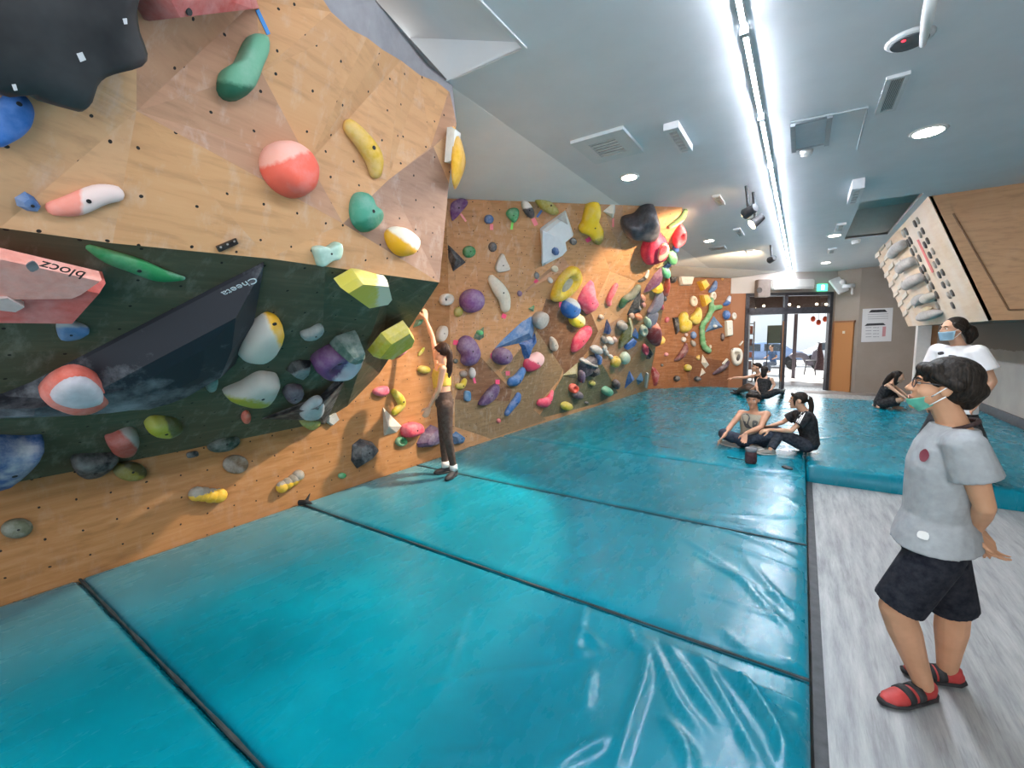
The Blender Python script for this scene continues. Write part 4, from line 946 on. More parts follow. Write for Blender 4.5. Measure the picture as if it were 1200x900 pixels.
hold('dark purple broad volume under the grey chrome holds', '#3d3644', ZG([(310, 615), (350, 600), (390, 570), (450, 560), (470, 600), (445, 680), (370, 755), (300, 800), (280, 700)]), 'gem', .12, 'climbing_volume', bolt=False)
hold('grey chrome shell hold on the dark purple volume', '#b0b0ae', ZG([(310, 625), (340, 600), (370, 630), (440, 650), (430, 668), (370, 655)]), 'dome', .17, bolt=False)
hold('grey domed hold above the dark purple volume', '#a6a9a8', oval(699, 410, 6.5, 4.6, 10), 'dome')
hold('black jagged hold on the dark purple volume', '#1e1e24', ZG([(375, 690), (450, 665), (445, 720), (365, 755)]), 'gem', .16, bolt=False)
hold('thin blue hold on the dark purple volume', '#3f74b8', oval(699.5, 420, 1.6, 5.5, 8), 'flat', .16, bolt=False)
hold('purple strip hold under the dark purple volume', '#5a4266', oval(680.5, 440.5, 2.4, 7, 5), 'flat', .12, bolt=False)
hold('small yellow hold on the sage panel', '#b5ad3c', oval(694, 449, 3.2, 2.6, -25), bolt=False)
hold('mint rounded hold low on the sage panel', '#5ab08a', oval(711.5, 458.5, 5, 5), bolt=False)
hold('tiny black hold next to the mat on the sage panel', '#15171a', oval(687.5, 472, 2, 1.6), bolt=False)
hold('dark plum hold near the mat beyond the sage panel', '#4d3b42', oval(722, 450.5, 3, 5.4, 10), bolt=False)
hold('upper white pebble hold right of the chrome shell hold', '#b8b8b2', oval(708.5, 408, 2, 3.6, 15), bolt=False, smooth=True)
hold('middle white pebble hold right of the chrome shell hold', '#b0b2ae', oval(710.5, 413.5, 2.4, 4, -10), bolt=False)
hold('lowest white pebble hold right of the chrome shell hold', '#c8c8c2', oval(716, 418, 2, 2.3), bolt=False)
hold('yellow slanted oval hold left of the pale mint one', '#d8b845', oval(721.5, 424, 3.6, 6.6, 30), bolt=False)
hold('pale mint oval hold right of the yellow slanted one', '#b9cfbc', oval(732, 419.5, 4.4, 7, 30), bolt=False)
limb('long thin pink hold right of the large pink pointed hold', '#ee6274', [(720.5, 334), (716.5, 342), (713, 350), (713.5, 356)], [2.6, 3, 2.6, 2], 8, bolt=False)
limb('long green grey hold bending beside the black triangle', '#6f7466', [(746, 336), (739, 345), (731, 350), (728, 357)], [3.4, 4.2, 3.6, 3], 10, two=('#3f6a4c', -120, .5))
hold('black triangle volume in the upper middle near the prow', '#26262c', [(751.5, 336), (751, 366), (734, 370)], 'pyr', .1, 'climbing_volume', bolt=False); hold('white tiny hold on the black triangle volume', '#8e8f92', oval(748, 360, 2.2, 2.8), 'dome', .1, bolt=False)
hold('thin blue fin hold under the green grey hold', '#2f4f90', ZG([(540, 260), (562, 330), (540, 390), (508, 380), (525, 300)]), 'gem', bolt=False)
hold('small grey hold under the large pink pointed hold', '#b5a596', oval(704.5, 371.5, 3, 2.6), bolt=False)
hold('grey chrome round hold left of the olive volume', '#9a9690', oval(729, 381.5, 5.6, 5.2, -30), 'dome', bolt=False)
o = hold('olive green tall volume with a cream edge', '#6d6c2c', ZG([(630, 510), (640, 430), (690, 330), (735, 250), (752, 400), (730, 430)]), 'block', .07, 'climbing_volume', bolt=False)
extra(o, 'cream_edge', '#e0d7a8', ZG([(722, 240), (740, 250), (762, 330), (748, 415), (738, 412), (746, 330)]), .06, .02, 'flat', False)
hold('small pink cream hold under the black triangle volume', '#d5b09c', oval(740, 369.5, 3, 3.6), bolt=False)
hold('orange soft hold right of the small pink cream hold', '#e38a58', oval(748, 371.5, 4, 3.6, -15), bolt=False)
hold('upper blue fin volume beside the olive volume', '#3a76c8', ZG([(755, 400), (785, 330), (808, 380), (800, 430)]), 'gem', .06, 'climbing_volume', bolt=False)
hold('lower blue slab volume beside the olive volume', '#2f66b8', ZG([(685, 505), (700, 460), (760, 415), (790, 440), (770, 480), (700, 520)]), 'block', .06, 'climbing_volume', bolt=False)
hold('white mint round hold right of the olive volume', '#bfc8b4', oval(754, 387, 4, 6, 10), 'ring', bolt=False)
hold('larger white rock hold under the thin blue fin', '#d0ccc6', oval(714, 398.5, 4.4, 4, -20), 'gem', bolt=False)
hold('smaller rosy rock hold beside the larger white rock hold', '#c8a8a4', oval(720, 398, 2.8, 3), bolt=False)
hold('dull grey rock hold left of the larger white rock hold', '#77736e', oval(708, 398, 3, 4.4), bolt=False)
hold('big glossy black swooping hold high near the prow', '#2c2a33', ZF_([(228, 290), (240, 228), (300, 205), (350, 185), (420, 100), (455, 77), (500, 85), (515, 130), (540, 200), (542, 285), (520, 340), (470, 375), (400, 372), (330, 358), (260, 350)]), 'dome', .30, bolt=False, chalk=.1, mat=plain('#2b2a33', .35, .5, .1))
o = hold('big crimson pot-shaped hold with a round opening under the prow', '#d8274f', ZF_([(440, 390), (500, 330), (555, 340), (610, 390), (628, 440), (600, 520), (540, 555), (430, 585), (398, 555), (395, 480)]), 'dome', .24, bolt=False, chalk=.12)
extra(o, 'pale_rim', '#eda08e', ZF_([(525, 520), (545, 450), (590, 412), (622, 430), (622, 480), (590, 530), (545, 558), (527, 548)]), .225, .05, 'flat'); extra(o, 'hollow', '#c0203f', ZF_([(543, 500), (560, 455), (592, 428), (612, 440), (612, 475), (585, 505), (555, 515)]), .27, .012, 'flat')
limb('green horn hold right of the big black swooping hold', '#55783f', ZF_([(640, 258), (690, 225), (740, 180), (770, 125)]), [2.6, 3.6, 3.6, 2.4], 10, two=('#c4c4a4', -60, .55), bolt=False)
hold('red cupped hold on the prow edge under the green horn', '#d03a50', ZF_([(672, 370), (700, 310), (740, 262), (770, 290), (762, 370), (725, 415), (675, 438)]), 'jug', .14, bolt=False)
hold('blue knob hold on the prow edge under the red cupped hold', '#3c62b4', oval(792, 292, 3.4, 3.6), bolt=False)
hold('upper pale green ball hold on the prow edge', '#7ccf88', oval(787.3, 301.3, 6, 7), 'dome', .14, bolt=False)
hold('dark blue knob hold between the two pale green balls', '#33518c', ZF_([(580, 625), (610, 590), (652, 582), (640, 610), (590, 645)]), bolt=False)
hold('lower pale green ball hold on the prow edge', '#6cc694', oval(780.5, 319.3, 4.8, 5.6), 'dome', .12, bolt=False)
hold('cream flat hold beside the pale green balls', '#c9ab72', ZF_([(520, 628), (560, 590), (615, 550), (610, 580), (560, 618)]), 'flat', bolt=False)
hold('white triangular volume at the ceiling left of the black swooping hold', '#d8d8d2', ZF_([(52, 135), (158, 45), (155, 142), (140, 195)]), 'pyr', .08, 'climbing_volume', bolt=False, smooth=False); tape('pink tape strip below the white triangular volume', '#f0808a', 718.5, 261, 1, 5)
hold('purple crystal hold below the crimson pot-shaped hold', '#8a5076', ZF_([(400, 850), (440, 780), (500, 690), (560, 625), (585, 640), (580, 700), (540, 765), (470, 810)]), 'gem', .1, bolt=False)
hold('yellow nugget hold below the purple crystal hold', '#efc425', ZF_([(475, 830), (500, 790), (560, 742), (580, 790), (545, 838), (490, 845)]), 'gem', bolt=False)
hold('red orange blade hold on the prow edge below the balls', '#cc4a35', ZF_([(580, 862), (600, 770), (628, 700), (634, 780), (612, 868)]), 'dome', bolt=False)
limb('slim black and white hold left of the purple crystal', '#38342f', ZF_([(368, 738), (405, 722), (430, 690), (445, 655)]), [1.2, 2, 2, 1.2], 8, two=('#d8d0c4', 45, .0), bolt=False)
hold('upper lilac flake hold near the prow edge', '#a197ab', ZE([(112, 335), (145, 280), (190, 190), (215, 188), (220, 230), (205, 290), (160, 332)]), 'flat', .08, bolt=False)
hold('lower lilac flake hold near the prow edge', '#918a9e', ZE([(105, 430), (115, 345), (180, 332), (172, 395), (135, 440)]), 'flat', .07, bolt=False)
hold('small black hold on the prow edge beside the upper lilac flake', '#1d1a1e', oval(778, 349.5, 3.4, 2.6), bolt=False)
hold('small crimson knob beside the upper lilac flake', '#cf3350', oval(775, 359, 2.6, 3.8), bolt=False)
hold('maroon dome hold low near the prow edge', '#8d3436', ZE([(115, 520), (130, 450), (165, 410), (195, 430), (207, 490), (190, 560), (150, 566)]), 'dome', .16, bolt=False, two=('#e6937a', 80, .55))
hold('yellow knob peeking out behind the maroon dome', '#e8b83e', ZE([(187, 560), (205, 500), (235, 525), (226, 556)]), 'dome', bolt=False)
hold('pale mint small hold left of the maroon dome', '#a9c6ae', oval(759, 377, 3.6, 5.8), bolt=False)
hold('pink ring hold below the maroon dome', '#e0486e', oval(756, 409.5, 3, 5.8), 'ring')
hold('black pointed hold below the pink ring', '#1f1c20', ZE([(105, 665), (122, 580), (145, 612)]), 'gem', bolt=False)
hold('dark red fin volume standing at the mat near the corner', '#8c2a32', ZE([(130, 712), (170, 728), (200, 772), (180, 852), (157, 855)]), 'gem', .1, 'climbing_volume', bolt=False, smooth=False)
hold('white strip hold beside the dark red fin volume', '#d8d2c8', ZE([(90, 860), (103, 760), (115, 762), (100, 866)]), 'slab', .05, bolt=False)
hold('small blue pyramid volume next to the white strip hold', '#5486b0', ZE([(35, 808), (70, 762), (85, 806), (48, 846)]), 'pyr', .1, 'climbing_volume', bolt=False)
hold('tall blue triangle volume standing at the mat', '#2f62aa', ZG([(695, 865), (728, 692), (780, 785)]), 'pyr', .1, 'climbing_volume', bolt=False)
hold('upper salmon blob hold beside the black triangle volume', '#e39a82', oval(753.5, 349.5, 2.6, 4), bolt=False)
hold('lower salmon blob hold beside the black triangle volume', '#d98f86', oval(754, 357, 2.4, 3.2), bolt=False)
hold("pink knob hold at the bulge corner by the climber's hand", '#ec5f78', Q6([(515, 145), (535, 128), (575, 122), (583, 150), (560, 166), (530, 162)]), bolt=False)
limb("yellow zigzag hold left of the climber's waist", '#c5b024', Q6([(600, 145), (625, 175), (635, 205), (605, 235)]), [3.6, 5.4, 5, 4.2], 12)
o = hold('white and black marked pyramid volume near the wall foot', '#c6c2b8', Q6([(560, 215), (642, 298), (620, 325), (565, 340)]), 'pyr', .12, 'climbing_volume', (455, 500), bolt=False)
hold("round red hold below the climber's lowered hand", '#e23a55', Q6([(645, 320), (655, 292), (700, 280), (728, 295), (730, 325), (690, 345), (655, 345)]), 'dome', .14)
hold('small green hold below the round red hold', '#3f8a58', oval(470, 517.5, 6.4, 5.6), 'ring', bolt=False)
hold("purple pyramid volume behind the climber's legs", '#5e4468', Q6([(708, 375), (730, 330), (770, 290), (815, 310), (818, 370), (770, 390), (715, 392)]), 'gem', .14, 'climbing_volume', bolt=False)
hold("blue faceted hold behind the climber's calves", '#2f6a9e', Q6([(858, 340), (880, 320), (915, 345), (905, 375), (872, 378)]), 'gem', .09)
hold('yellow blob hold left of the climber', '#c7b025', oval(497, 433, 7, 4.6, 10), 'dome', bolt=False); hold("lime strip hold under the climber's raised arm", '#c6c23a', oval(493.5, 412, 1.8, 6, 35), 'flat', bolt=False)
hold("green wedge hold at the bulge corner below the climber's hand", '#3c7d55', Q4([(690, 690), (705, 655), (735, 652), (720, 680)]), 'gem', bolt=False)
hold("chalky pink hold left of the climber's raised arm", '#e88a92', Q4([(610, 815), (630, 770), (655, 752), (662, 790), (635, 815)]), 'dome', bolt=False); hold("black knob hold beside the chalky pink hold", '#38302f', oval(475.5, 406, 4, 5, 25), bolt=False)
# ---------------------------------------------------------------- on the far upright wall
hold('black round hold left of the white block on the far wall', '#221f22', oval(788.5, 326, 4.4, 5.8), bolt=False)
hold('large white block volume at the top of the far wall', '#d9cdbf', ZE([(312, 50), (390, 44), (410, 70), (428, 86), (410, 148), (335, 148)]), 'block', .16, 'climbing_volume', bolt=False)
hold('small lilac hold right of the large white block', '#a9a3bd', oval(814, 323.3, 2.6, 1.9), bolt=False)
hold('upper yellow cube hold on the far wall', '#e8b422', ZE([(460, 122), (500, 106), (527, 150), (490, 186)]), 'block', .2, bolt=False)
hold('lower yellow cube hold on the far wall', '#e2ae22', ZE([(478, 216), (515, 213), (540, 262), (500, 298)]), 'block', .2, bolt=False)
limb('upper blue crescent hold on the far wall', '#48689a', ZE([(548, 190), (572, 165), (588, 125)]), [2.2, 3.8, 2.2], 10)
hold('white ring hold beside the green chain', '#d5c8b6', oval(835.3, 347, 3.4, 5.4, 5), 'ring')
hold('white pocketed hold left of the lower yellow cube', '#d8cab4', oval(812.7, 353, 4, 6.2, -5), 'ring')
hold('tiny orange yellow hold at the top right of the far wall', '#d99a3a', oval(846.7, 325.5, 1.3, 3), bolt=False)
def chain():
    pts = [ZE([q])[0] for q in ((550, 248), (553, 285), (553, 318), (540, 350), (525, 380), (505, 405), (490, 430), (488, 470), (490, 510), (492, 545), (502, 575), (518, 592), (536, 606))]
    br = [ZE([q])[0] for q in ((560, 312), (585, 304), (612, 300))]
    p0, n = hit(830, 385); bm = B(); sp = spline([onplane(x, y, p0, n) + n * .06 for x, y in pts], 3)
    for k, p in enumerate(sp):
        r = .085 + .02 * math.sin(k * 2.1); ell(bm, p, (*frame(n), n), (r, r, r * .8), 10, 7)
    for p in spline([onplane(x, y, p0, n) + n * .07 for x, y in br], 2): ell(bm, p, (*frame(n), n), (.085, .085, .07), 10, 7)
    me = remesh(bm, .028, 2); o = link('climbing_hold', me, grip('#5f9a62', .3), None, None, True); o.location = p0; me.transform(Matrix.Translation(-p0)); tag(o, 'long green knobbly hold snaking down the far wall', 'climbing hold'); HOLDS.append(o)
def remesh(bm, vox, smooth=2, dec=None):
    me = bpy.data.meshes.new('tmp'); bmesh.ops.recalc_face_normals(bm, faces=bm.faces[:]); bm.to_mesh(me); bm.free()
    t = bpy.data.objects.new('tmp', me); COL.objects.link(t)
    m = t.modifiers.new('r', 'REMESH'); m.mode = 'VOXEL'; m.voxel_size = vox; m.use_smooth_shade = True
    if smooth: s = t.modifiers.new('s', 'SMOOTH'); s.iterations = smooth; s.factor = .5
    dg = bpy.context.evaluated_depsgraph_get(); out = bpy.data.meshes.new_from_object(t.evaluated_get(dg)); bpy.data.objects.remove(t); return out
chain()
hold('larger yellow flame-shaped hold on the far wall', '#d2b62a', ZE([(330, 400), (345, 350), (370, 330), (386, 342), (388, 380), (420, 410), (416, 455), (380, 478), (345, 465)]), 'dome', .2)
hold('slimmer yellow flame-shaped hold on the far wall', '#d8c04a', ZE([(412, 372), (450, 330), (470, 298), (490, 330), (486, 390), (457, 425), (417, 398)]), 'dome', .18)
hold('black slab hold left of the yellow flame-shaped holds', '#1f1f24', ZE([(288, 374), (320, 371), (330, 470), (310, 492)]), 'block', .1, bolt=False)
hold('blue triangle volume in the lower right of the far wall', '#4a7298', ZE([(520, 476), (580, 362), (645, 440)]), 'pyr', .16, 'climbing_volume', bolt=False); hold('white button hold on the far blue triangle', '#d6d9d8', oval(836.6, 382.3, 2.4, 2.2), 'dome', .16, bolt=False)
hold('blue oval hold at the right edge of the far wall', '#2f62a6', oval(851.3, 369, 3.8, 5.6), 'dome')
limb('blue white-tipped crescent hold at the right of the far wall', '#3f66a4', ZE([(650, 280), (670, 268), (685, 230)]), [1.8, 3.2, 2.2], 10, two=('#b5b8c0', 60, .45))
hold('white upright block hold left of the door frame', '#d2cfc0', ZE([(655, 395), (700, 392), (703, 500), (660, 508)]), 'block', .1)
hold('small white ring hold left of the door frame', '#d8d2c6', oval(860.3, 370.5, 2.6, 4.2), 'ring')
o = hold('large white seat-shaped hold low beside the door frame', '#dad6c8', ZE([(698, 615), (718, 588), (760, 590), (778, 630), (768, 690), (740, 710), (712, 690)]), 'ring', .14, bolt=False)
extra(o, 'dark_bolt', '#3d3833', oval(865, 419, 1.6, 4, 15), .1, .04, 'flat')
hold('white strip hold above the seat-shaped hold', '#d0c8b8', ZE([(752, 565), (778, 535), (784, 542), (760, 572)]), 'slab', .05, bolt=False)
hold('white strip hold left of the seat-shaped hold', '#d8d0c0', ZE([(636, 695), (668, 660), (674, 668), (644, 704)]), 'slab', .06, bolt=False)
limb('long dark purple hold low on the far wall', '#4a3040', ZE([(575, 768), (620, 738), (655, 712), (680, 685)]), [1.6, 3, 3, 1.6], 8)
hold('larger white triangle hold low on the far wall', '#d8d0c0', ZE([(500, 632), (547, 705), (520, 730), (492, 690)]), 'pyr', .1, bolt=False)
hold('smaller white triangle hold just above the mat', '#d8d2c4', ZE([(497, 727), (525, 762), (482, 787)]), 'pyr', .1, bolt=False)
hold('small yellow hold left of the larger white triangle', '#c9a02c', ZE([(455, 655), (475, 636), (481, 660), (468, 672)]), bolt=False)
hold('round yellow hold low in the middle of the far wall', '#b5a02a', oval(806, 431, 4.3, 4.2), bolt=False)
limb('maroon crescent hold low on the far wall', '#6e2f30', ZE([(305, 672), (340, 645), (370, 600), (380, 560)]), [1.5, 3.8, 4, 2], 10)
hold('small white hold above the maroon crescent', '#c5beb4', oval(801.2, 397.8, 2.8, 3.1), bolt=False); hold('tiny rosy hold above the small white hold', '#cfb0a8', oval(804.3, 392.2, 1.8, 2), bolt=False)
hold('round blue hold below the slimmer yellow flame hold', '#5578a8', oval(812.7, 392.8, 3.2, 4.2), bolt=False)
hold('grey oval hold below the round blue hold', '#8d8378', oval(812.5, 402.5, 2.6, 4, -30), bolt=False)
hold('small white wedge hold inside the bend of the green chain', '#d0ccc0', ZE([(500, 520), (530, 540), (500, 560)]), 'pyr', .08, bolt=False)
hold('magenta hold in the left middle of the far wall', '#b83a52', oval(781.7, 374.7, 2.4, 3.4, 20), bolt=False)
hold('pale pink hold low at the left of the far wall', '#d0808a', oval(780.8, 415.3, 2.4, 2.2), bolt=False)
hold('dark brown hold right of the green chain', '#4a2c22', oval(846.7, 395, 2, 4.6), bolt=False)
hold('left dark hold at the mat under the far wall', '#241c1c', oval(793.3, 443.5, 3.6, 3.4), bolt=False)
hold('right dark hold at the mat under the far wall', '#201b1d', oval(817.5, 443.8, 4, 2.8), bolt=False)
hold('small beige hold below the tail of the green chain', '#b89e88', oval(832.5, 406.3, 1.3, 2.4), bolt=False)
hold('tiny black hold low at the left of the far wall', '#1d1815', oval(775.8, 427.8, 1.6, 1.6), bolt=False)
# painted lettering on the dark volume under the bulge
lettering(HUGE, 'Cheeta', (281, 336), (250, 350), .16, .06, plain('#d5dde2', .6))
# ---------------------------------------------------------------- on the training board
ZH = lambda p: zc(1000, 210, 6, p)
BG = '#a8a19a'
for (x, y), (x2, y2), lab in (((290, 520), (372, 448), 'topmost of the big grey slopers on the training board'), ((345, 625), (440, 565), 'second big grey sloper from the top of the training board'), ((390, 742), (500, 682), 'third big grey sloper from the top of the training board')):
    mx, my = (x + x2) / 2, (y + y2) / 2
    limb(lab, BG, ZH([(x, y), (mx - 6, my - 6), (x2, y2)]), [2.6, 3.1, 2.8], 12, bolt=False, lift=.5)
hold('round grey sloper pair, lower one, on the training board', BG, ZH([(425, 850), (445, 815), (480, 815), (495, 850), (475, 885), (440, 885)]), 'dome', .13, bolt=False)
hold('round grey sloper pair, upper one, on the training board', '#b5ae9f', ZH([(485, 835), (505, 805), (545, 805), (565, 835), (550, 865), (510, 868)]), 'dome', .13, bolt=False)
ZK = lambda p: zc(1000, 350, 6, p)
hold('grey sloper near the bottom edge of the training board', BG, ZK([(425, 15), (445, -5), (485, 0), (490, 22), (460, 36), (430, 32)]), 'dome', .12, bolt=False)
hold('lowest grey lumpy sloper on the training board', BG, ZK([(450, 130), (475, 95), (530, 80), (600, 90), (605, 120), (540, 150), (470, 155)]), 'dome', .13, bolt=False)
hold('pale yellow lumpy hold low on the training board', '#d6c193', ZK([(480, 75), (510, 55), (550, 60), (545, 85), (500, 90)]), 'dome', .06, bolt=False)
PEG = plain('#57504a', .6)
def peg(x, y, mat, r=2.2):
    p, n = hit(x, y); rr = (onplane(x + r, y, p, n) - p).length * .7; bm = B(); cone(bm, p - n * .003, p + n * .02, rr, rr * .85, 10)
    o = tag(obj('peg_hold', bm, mat, None, True, origin=p), 'small round peg in the rows on the pale training board', 'peg', 'pegs on the training board')
pegs = [(457, 290), (438, 312), (492, 362), (472, 388), (527, 432), (507, 460), (563, 505), (542, 532), (597, 578), (576, 600), (633, 655), (608, 672), (667, 728), (638, 742), (700, 800), (676, 815), (703, 886),
        (375, 366), (357, 382), (405, 430), (390, 448), (435, 490), (418, 510), (468, 555), (450, 580), (500, 625), (483, 640), (528, 685), (515, 705), (558, 748), (540, 766), (590, 812), (574, 832), (598, 890)]
for k, (x, y) in enumerate(ZH([q for q in pegs])): peg(x, y, PEG if k % 3 else plain('#a39a8e', .6))
RUNG = plain('#cbbfae', .6)
def rung(pts):
    p0, n = hit(*pts[len(pts) // 2]); q = [onplane(x, y, p0, n) for x, y in pts]; bm = B(); prev = None
    dn = BV * .10
    for p in q:
        r = [bm.verts.new(p), bm.verts.new(p + n * .03), bm.verts.new(p - dn + n * .006), bm.verts.new(p - dn)]
        if prev:
            for i in range(4): bm.faces.new((prev[i], r[i], r[(i + 1) % 4], prev[(i + 1) % 4]))
        else: bm.faces.new(r)
        prev = r
    bm.faces.new(prev[::-1]); tag(obj('finger_rung', bm, RUNG, None, origin=p0), 'pale stepped wooden finger rung on the far part of the training board', 'rung', 'finger rungs on the training board')
for k in range(9):
    dx, dy = 32.0 * k, 68.5 * k
    if dy + 556 > 1000: break
    rung(ZH([(166 + dx, 556 + dy), (196 + dx, 530 + dy)])); rung(ZH([(197 + dx, 506 + dy), (228 + dx, 470 + dy)]))
    if k % 2 == 0: rung(ZH([(244 + dx, 492 + dy), (280 + dx, 458 + dy)]))

# ================================================================== CEILING FITTINGS
for k in range(-2, 10):
    y0 = 3.24 + 1.31 * k
    tl = thing('tube_light', (-.385, y0, ZC), 'white fluorescent tube light in the long row down the ceiling', 'light', 'tube lights in a row')
    bm = B(); box(bm, (-.405, y0 + .03, ZC - .008), (-.365, y0 + 1.28, ZC)); obj('batten', bm, WHITE, tl)
    bm = B(); a0 = [bm.verts.new((-.385 + .014 * math.cos(.42 + t_ * (math.pi - .84) / 8), y0 + .05, ZC - .016 - .014 * math.sin(.42 + t_ * (math.pi - .84) / 8))) for t_ in range(9)]; a1 = [bm.verts.new((v.co.x, y0 + 1.26, v.co.z)) for v in a0]
    for i in range(8): bm.faces.new((a0[i], a0[i + 1], a1[i + 1], a1[i]))
    bm.faces.new(a0[::-1]); bm.faces.new(a1); bm.faces.new((a0[0], a1[0], a1[8], a0[8])); obj('tube', bm, emit('#e9f1ff', TUBE_POWER), tl)
    bm = B(); box(bm, (-.400, y0 + .05, ZC - .0225), (-.370, y0 + 1.26, ZC - .008)); obj('tube_back', bm, plain('#b9bcc0', .5), tl)
    bm = B(); box(bm, (-.41, y0 - .015, ZC - .05), (-.36, y0 + .03, ZC)); obj('end_bracket', bm, plain('#9fa4a8', .5), tl)
def ceil_rect(px):
    q = [atZ(x, y, ZC) for x, y in px]; xs = sorted(p.x for p in q); ys = sorted(p.y for p in q)
    return (xs[0] + xs[1]) / 2, (xs[2] + xs[3]) / 2, (ys[0] + ys[1]) / 2, (ys[2] + ys[3]) / 2
def grille(label, px, hexf, inner, rows, drop=.03, border=.035, name='ceiling_vent', along='x', group=None):
    x0, x1, y0, y1 = ceil_rect(px); g = thing(name, ((x0 + x1) / 2, (y0 + y1) / 2, ZC), label, 'vent', group)
    bm = B(); z0 = ZC - drop
    b = min(border, (x1 - x0) * .25, (y1 - y0) * .25)
    for lo, hi in (((x0, y0), (x1, y0 + b)), ((x0, y1 - b), (x1, y1)), ((x0, y0 + b), (x0 + b, y1 - b)), ((x1 - b, y0 + b), (x1, y1 - b))): box(bm, (*lo, z0), (*hi, ZC))
    obj('frame', bm, plain(hexf, .5), g)
    bm = B(); box(bm, (x0 + b, y0 + b, ZC - drop * .4), (x1 - b, y1 - b, ZC)); obj('backing', bm, plain(inner, .7), g)
    for r in range(rows):
        bm = B()
        if along == 'y': x = x0 + b + (x1 - x0 - 2 * b) * (r + .5) / rows; w = (x1 - x0 - 2 * b) / rows * .16; box(bm, (x - w, y0 + b, z0 + .004), (x + w, y1 - b, ZC - drop * .3))
        else: y = y0 + b + (y1 - y0 - 2 * b) * (r + .5) / rows; w = (y1 - y0 - 2 * b) / rows * .16; box(bm, (x0 + b, y - w, z0 + .004), (x1 - b, y + w, ZC - drop * .3))
        obj('slat', bm, plain(hexf, .5), g)
    return g
Z4 = lambda p: zc(640, 0, 3.333, p); Z5 = lambda p: zc(900, 0, 3.913, p); Z6 = lambda p: zc(780, 200, 4.615, p)
grille('large square air outlet in the ceiling above the long wall', Z4([(75, 545), (310, 499), (388, 594), (190, 620)]), '#c3cdd0', '#4d5c66', 6, .03, .14, 'ceiling_cassette')
grille('small slanted air grille beside the large square outlet', Z4([(462, 482), (520, 470), (570, 565), (516, 580)]), '#d3d6d8', '#55595c', 7, .06, .05)
grille('rectangular slatted vent right of the tube lights', Z5([(542, 350), (656, 324), (585, 495), (494, 513)]), '#c4c9ca', '#2d3135', 8, .025, .03, along='y')
grille('white hanging air grille beyond the access hatch', Z6([(1000, 50), (1080, 36), (1050, 112), (990, 145)]), '#dadde0', '#6d7174', 5, .12, .05)
grille('small vent at the edge of the warm lit ceiling', Z6([(248, 138), (292, 122), (322, 172), (285, 180)]), '#c0bdb8', '#5d5a58', 5, .03, .05)
grille('small vent near the track spotlight', Z6([(360, 314), (405, 308), (425, 345), (392, 350)]), '#c8cacc', '#6b6d70', 4, .03, .05)
grille('small vent beside the far right downlight', Z6([(925, 282), (975, 282), (965, 316), (918, 316)]), '#c8cacc', '#4b4e52', 4, .04, .04)
grille('tiny far vent on the right half of the ceiling', Z6([(882, 418), (930, 415), (915, 438), (873, 440)]), '#c8cacc', '#55585c', 3, .04, .04)
grille('tiny far vent on the left half of the ceiling', Z6([(440, 428), (475, 425), (480, 445), (445, 447)]), '#c8cacc', '#55585c', 3, .03, .04)
grille('dark slot vent by the left downlight', Z6([(235, 410), (325, 405), (330, 420), (240, 425)]), '#a9abac', '#3b3d40', 3, .03, .05)
# access hatch
x0, x1, y0, y1 = ceil_rect(Z5([(105, 560), (305, 528), (272, 660), (105, 685)])); h = thing('access_hatch', ((x0 + x1) / 2, (y0 + y1) / 2, ZC), 'square grey access hatch in the ceiling right of the tubes', 'hatch')
bm = B(); box(bm, (x0 + .04, y0 + .04, ZC - .012), (x1 - .04, y1 - .04, ZC)); obj('hatch_panel', bm, plain('#b2bcc4', .7), h)
bm = B(); box(bm, (x0, y0, ZC - .03), (x0 + .04, y1, ZC)); box(bm, (x1 - .04, y0, ZC - .03), (x1, y1, ZC)); box(bm, (x0 + .04, y1 - .04, ZC - .014), (x1 - .04, y1, ZC)); box(bm, (x0 + .04, y0, ZC - .014), (x1 - .04, y0 + .04, ZC)); obj('rim', bm, plain('#8b959c', .5), h)
bm = B(); a = atZ(*Z5([(105, 557)])[0], ZC); b = atZ(*Z5([(458, 487)])[0], ZC); c = atZ(*Z5([(408, 680)])[0], ZC); tube(bm, [a - Z * .008, b - Z * .008], [.008, .008], 6); tube(bm, [b - Z * .008, c - Z * .008], [.006, .006], 6); tag(obj('cable_conduit', bm, plain('#aeb8bf', .5)), 'thin grey conduit running past the access hatch', 'conduit')
def disc(name, label, px, py, r, h, mat, cat, group=None, z=ZC):
    c = atZ(px, py, z); bm = B(); cone(bm, c - Z * h, c, r * .85, r, 20); return tag(obj(name, bm, mat, None, True, origin=c), label, cat, group), c
disc('smoke_detector', 'small white smoke detector next to the access hatch', 945, 177, .06, .04, WHITE, 'detector')
o, c = disc('ceiling_speaker', 'round white rimmed ceiling speaker with a red light', 1066, 45.5, .13, .02, plain('#d2d4d4', .5), 'speaker')
bm = B(); cone(bm, c - Z * .026, c - Z * .018, .095, .1, 24); sub('mesh_cover', bm, plain('#5a5f63', .7), o, o)
p = atZ(*Z5([(622, 188)])[0], ZC - .027); bm = B(); ell(bm, p, XYZ, (.012, .012, .006), 10, 6); sub('indicator_light', bm, emit('#ff2a3a', 2.5), o, o)
pb = [atZ(1081.5, 52, ZC - .12), atZ(1093, -12, ZC - .12)]
pm = thing('hanging_sensor', (pb[0] + pb[1]) / 2 + Z * .1, 'white slim device hanging from the ceiling at the top edge', 'sensor')
bm = B(); tube(bm, [pb[0], pb[0].lerp(pb[1], .5), pb[1]], [.018, .03, .03], 10); obj('device_body', bm, WHITE, pm, True)
bm = B(); cone(bm, pb[1], pb[1] + Z * .13, .012, .012, 8); cone(bm, pb[0].lerp(pb[1], .45), pb[0].lerp(pb[1], .45) + Z * .14, .01, .01, 8); obj('hanger', bm, plain('#bfc3c6', .5), pm)
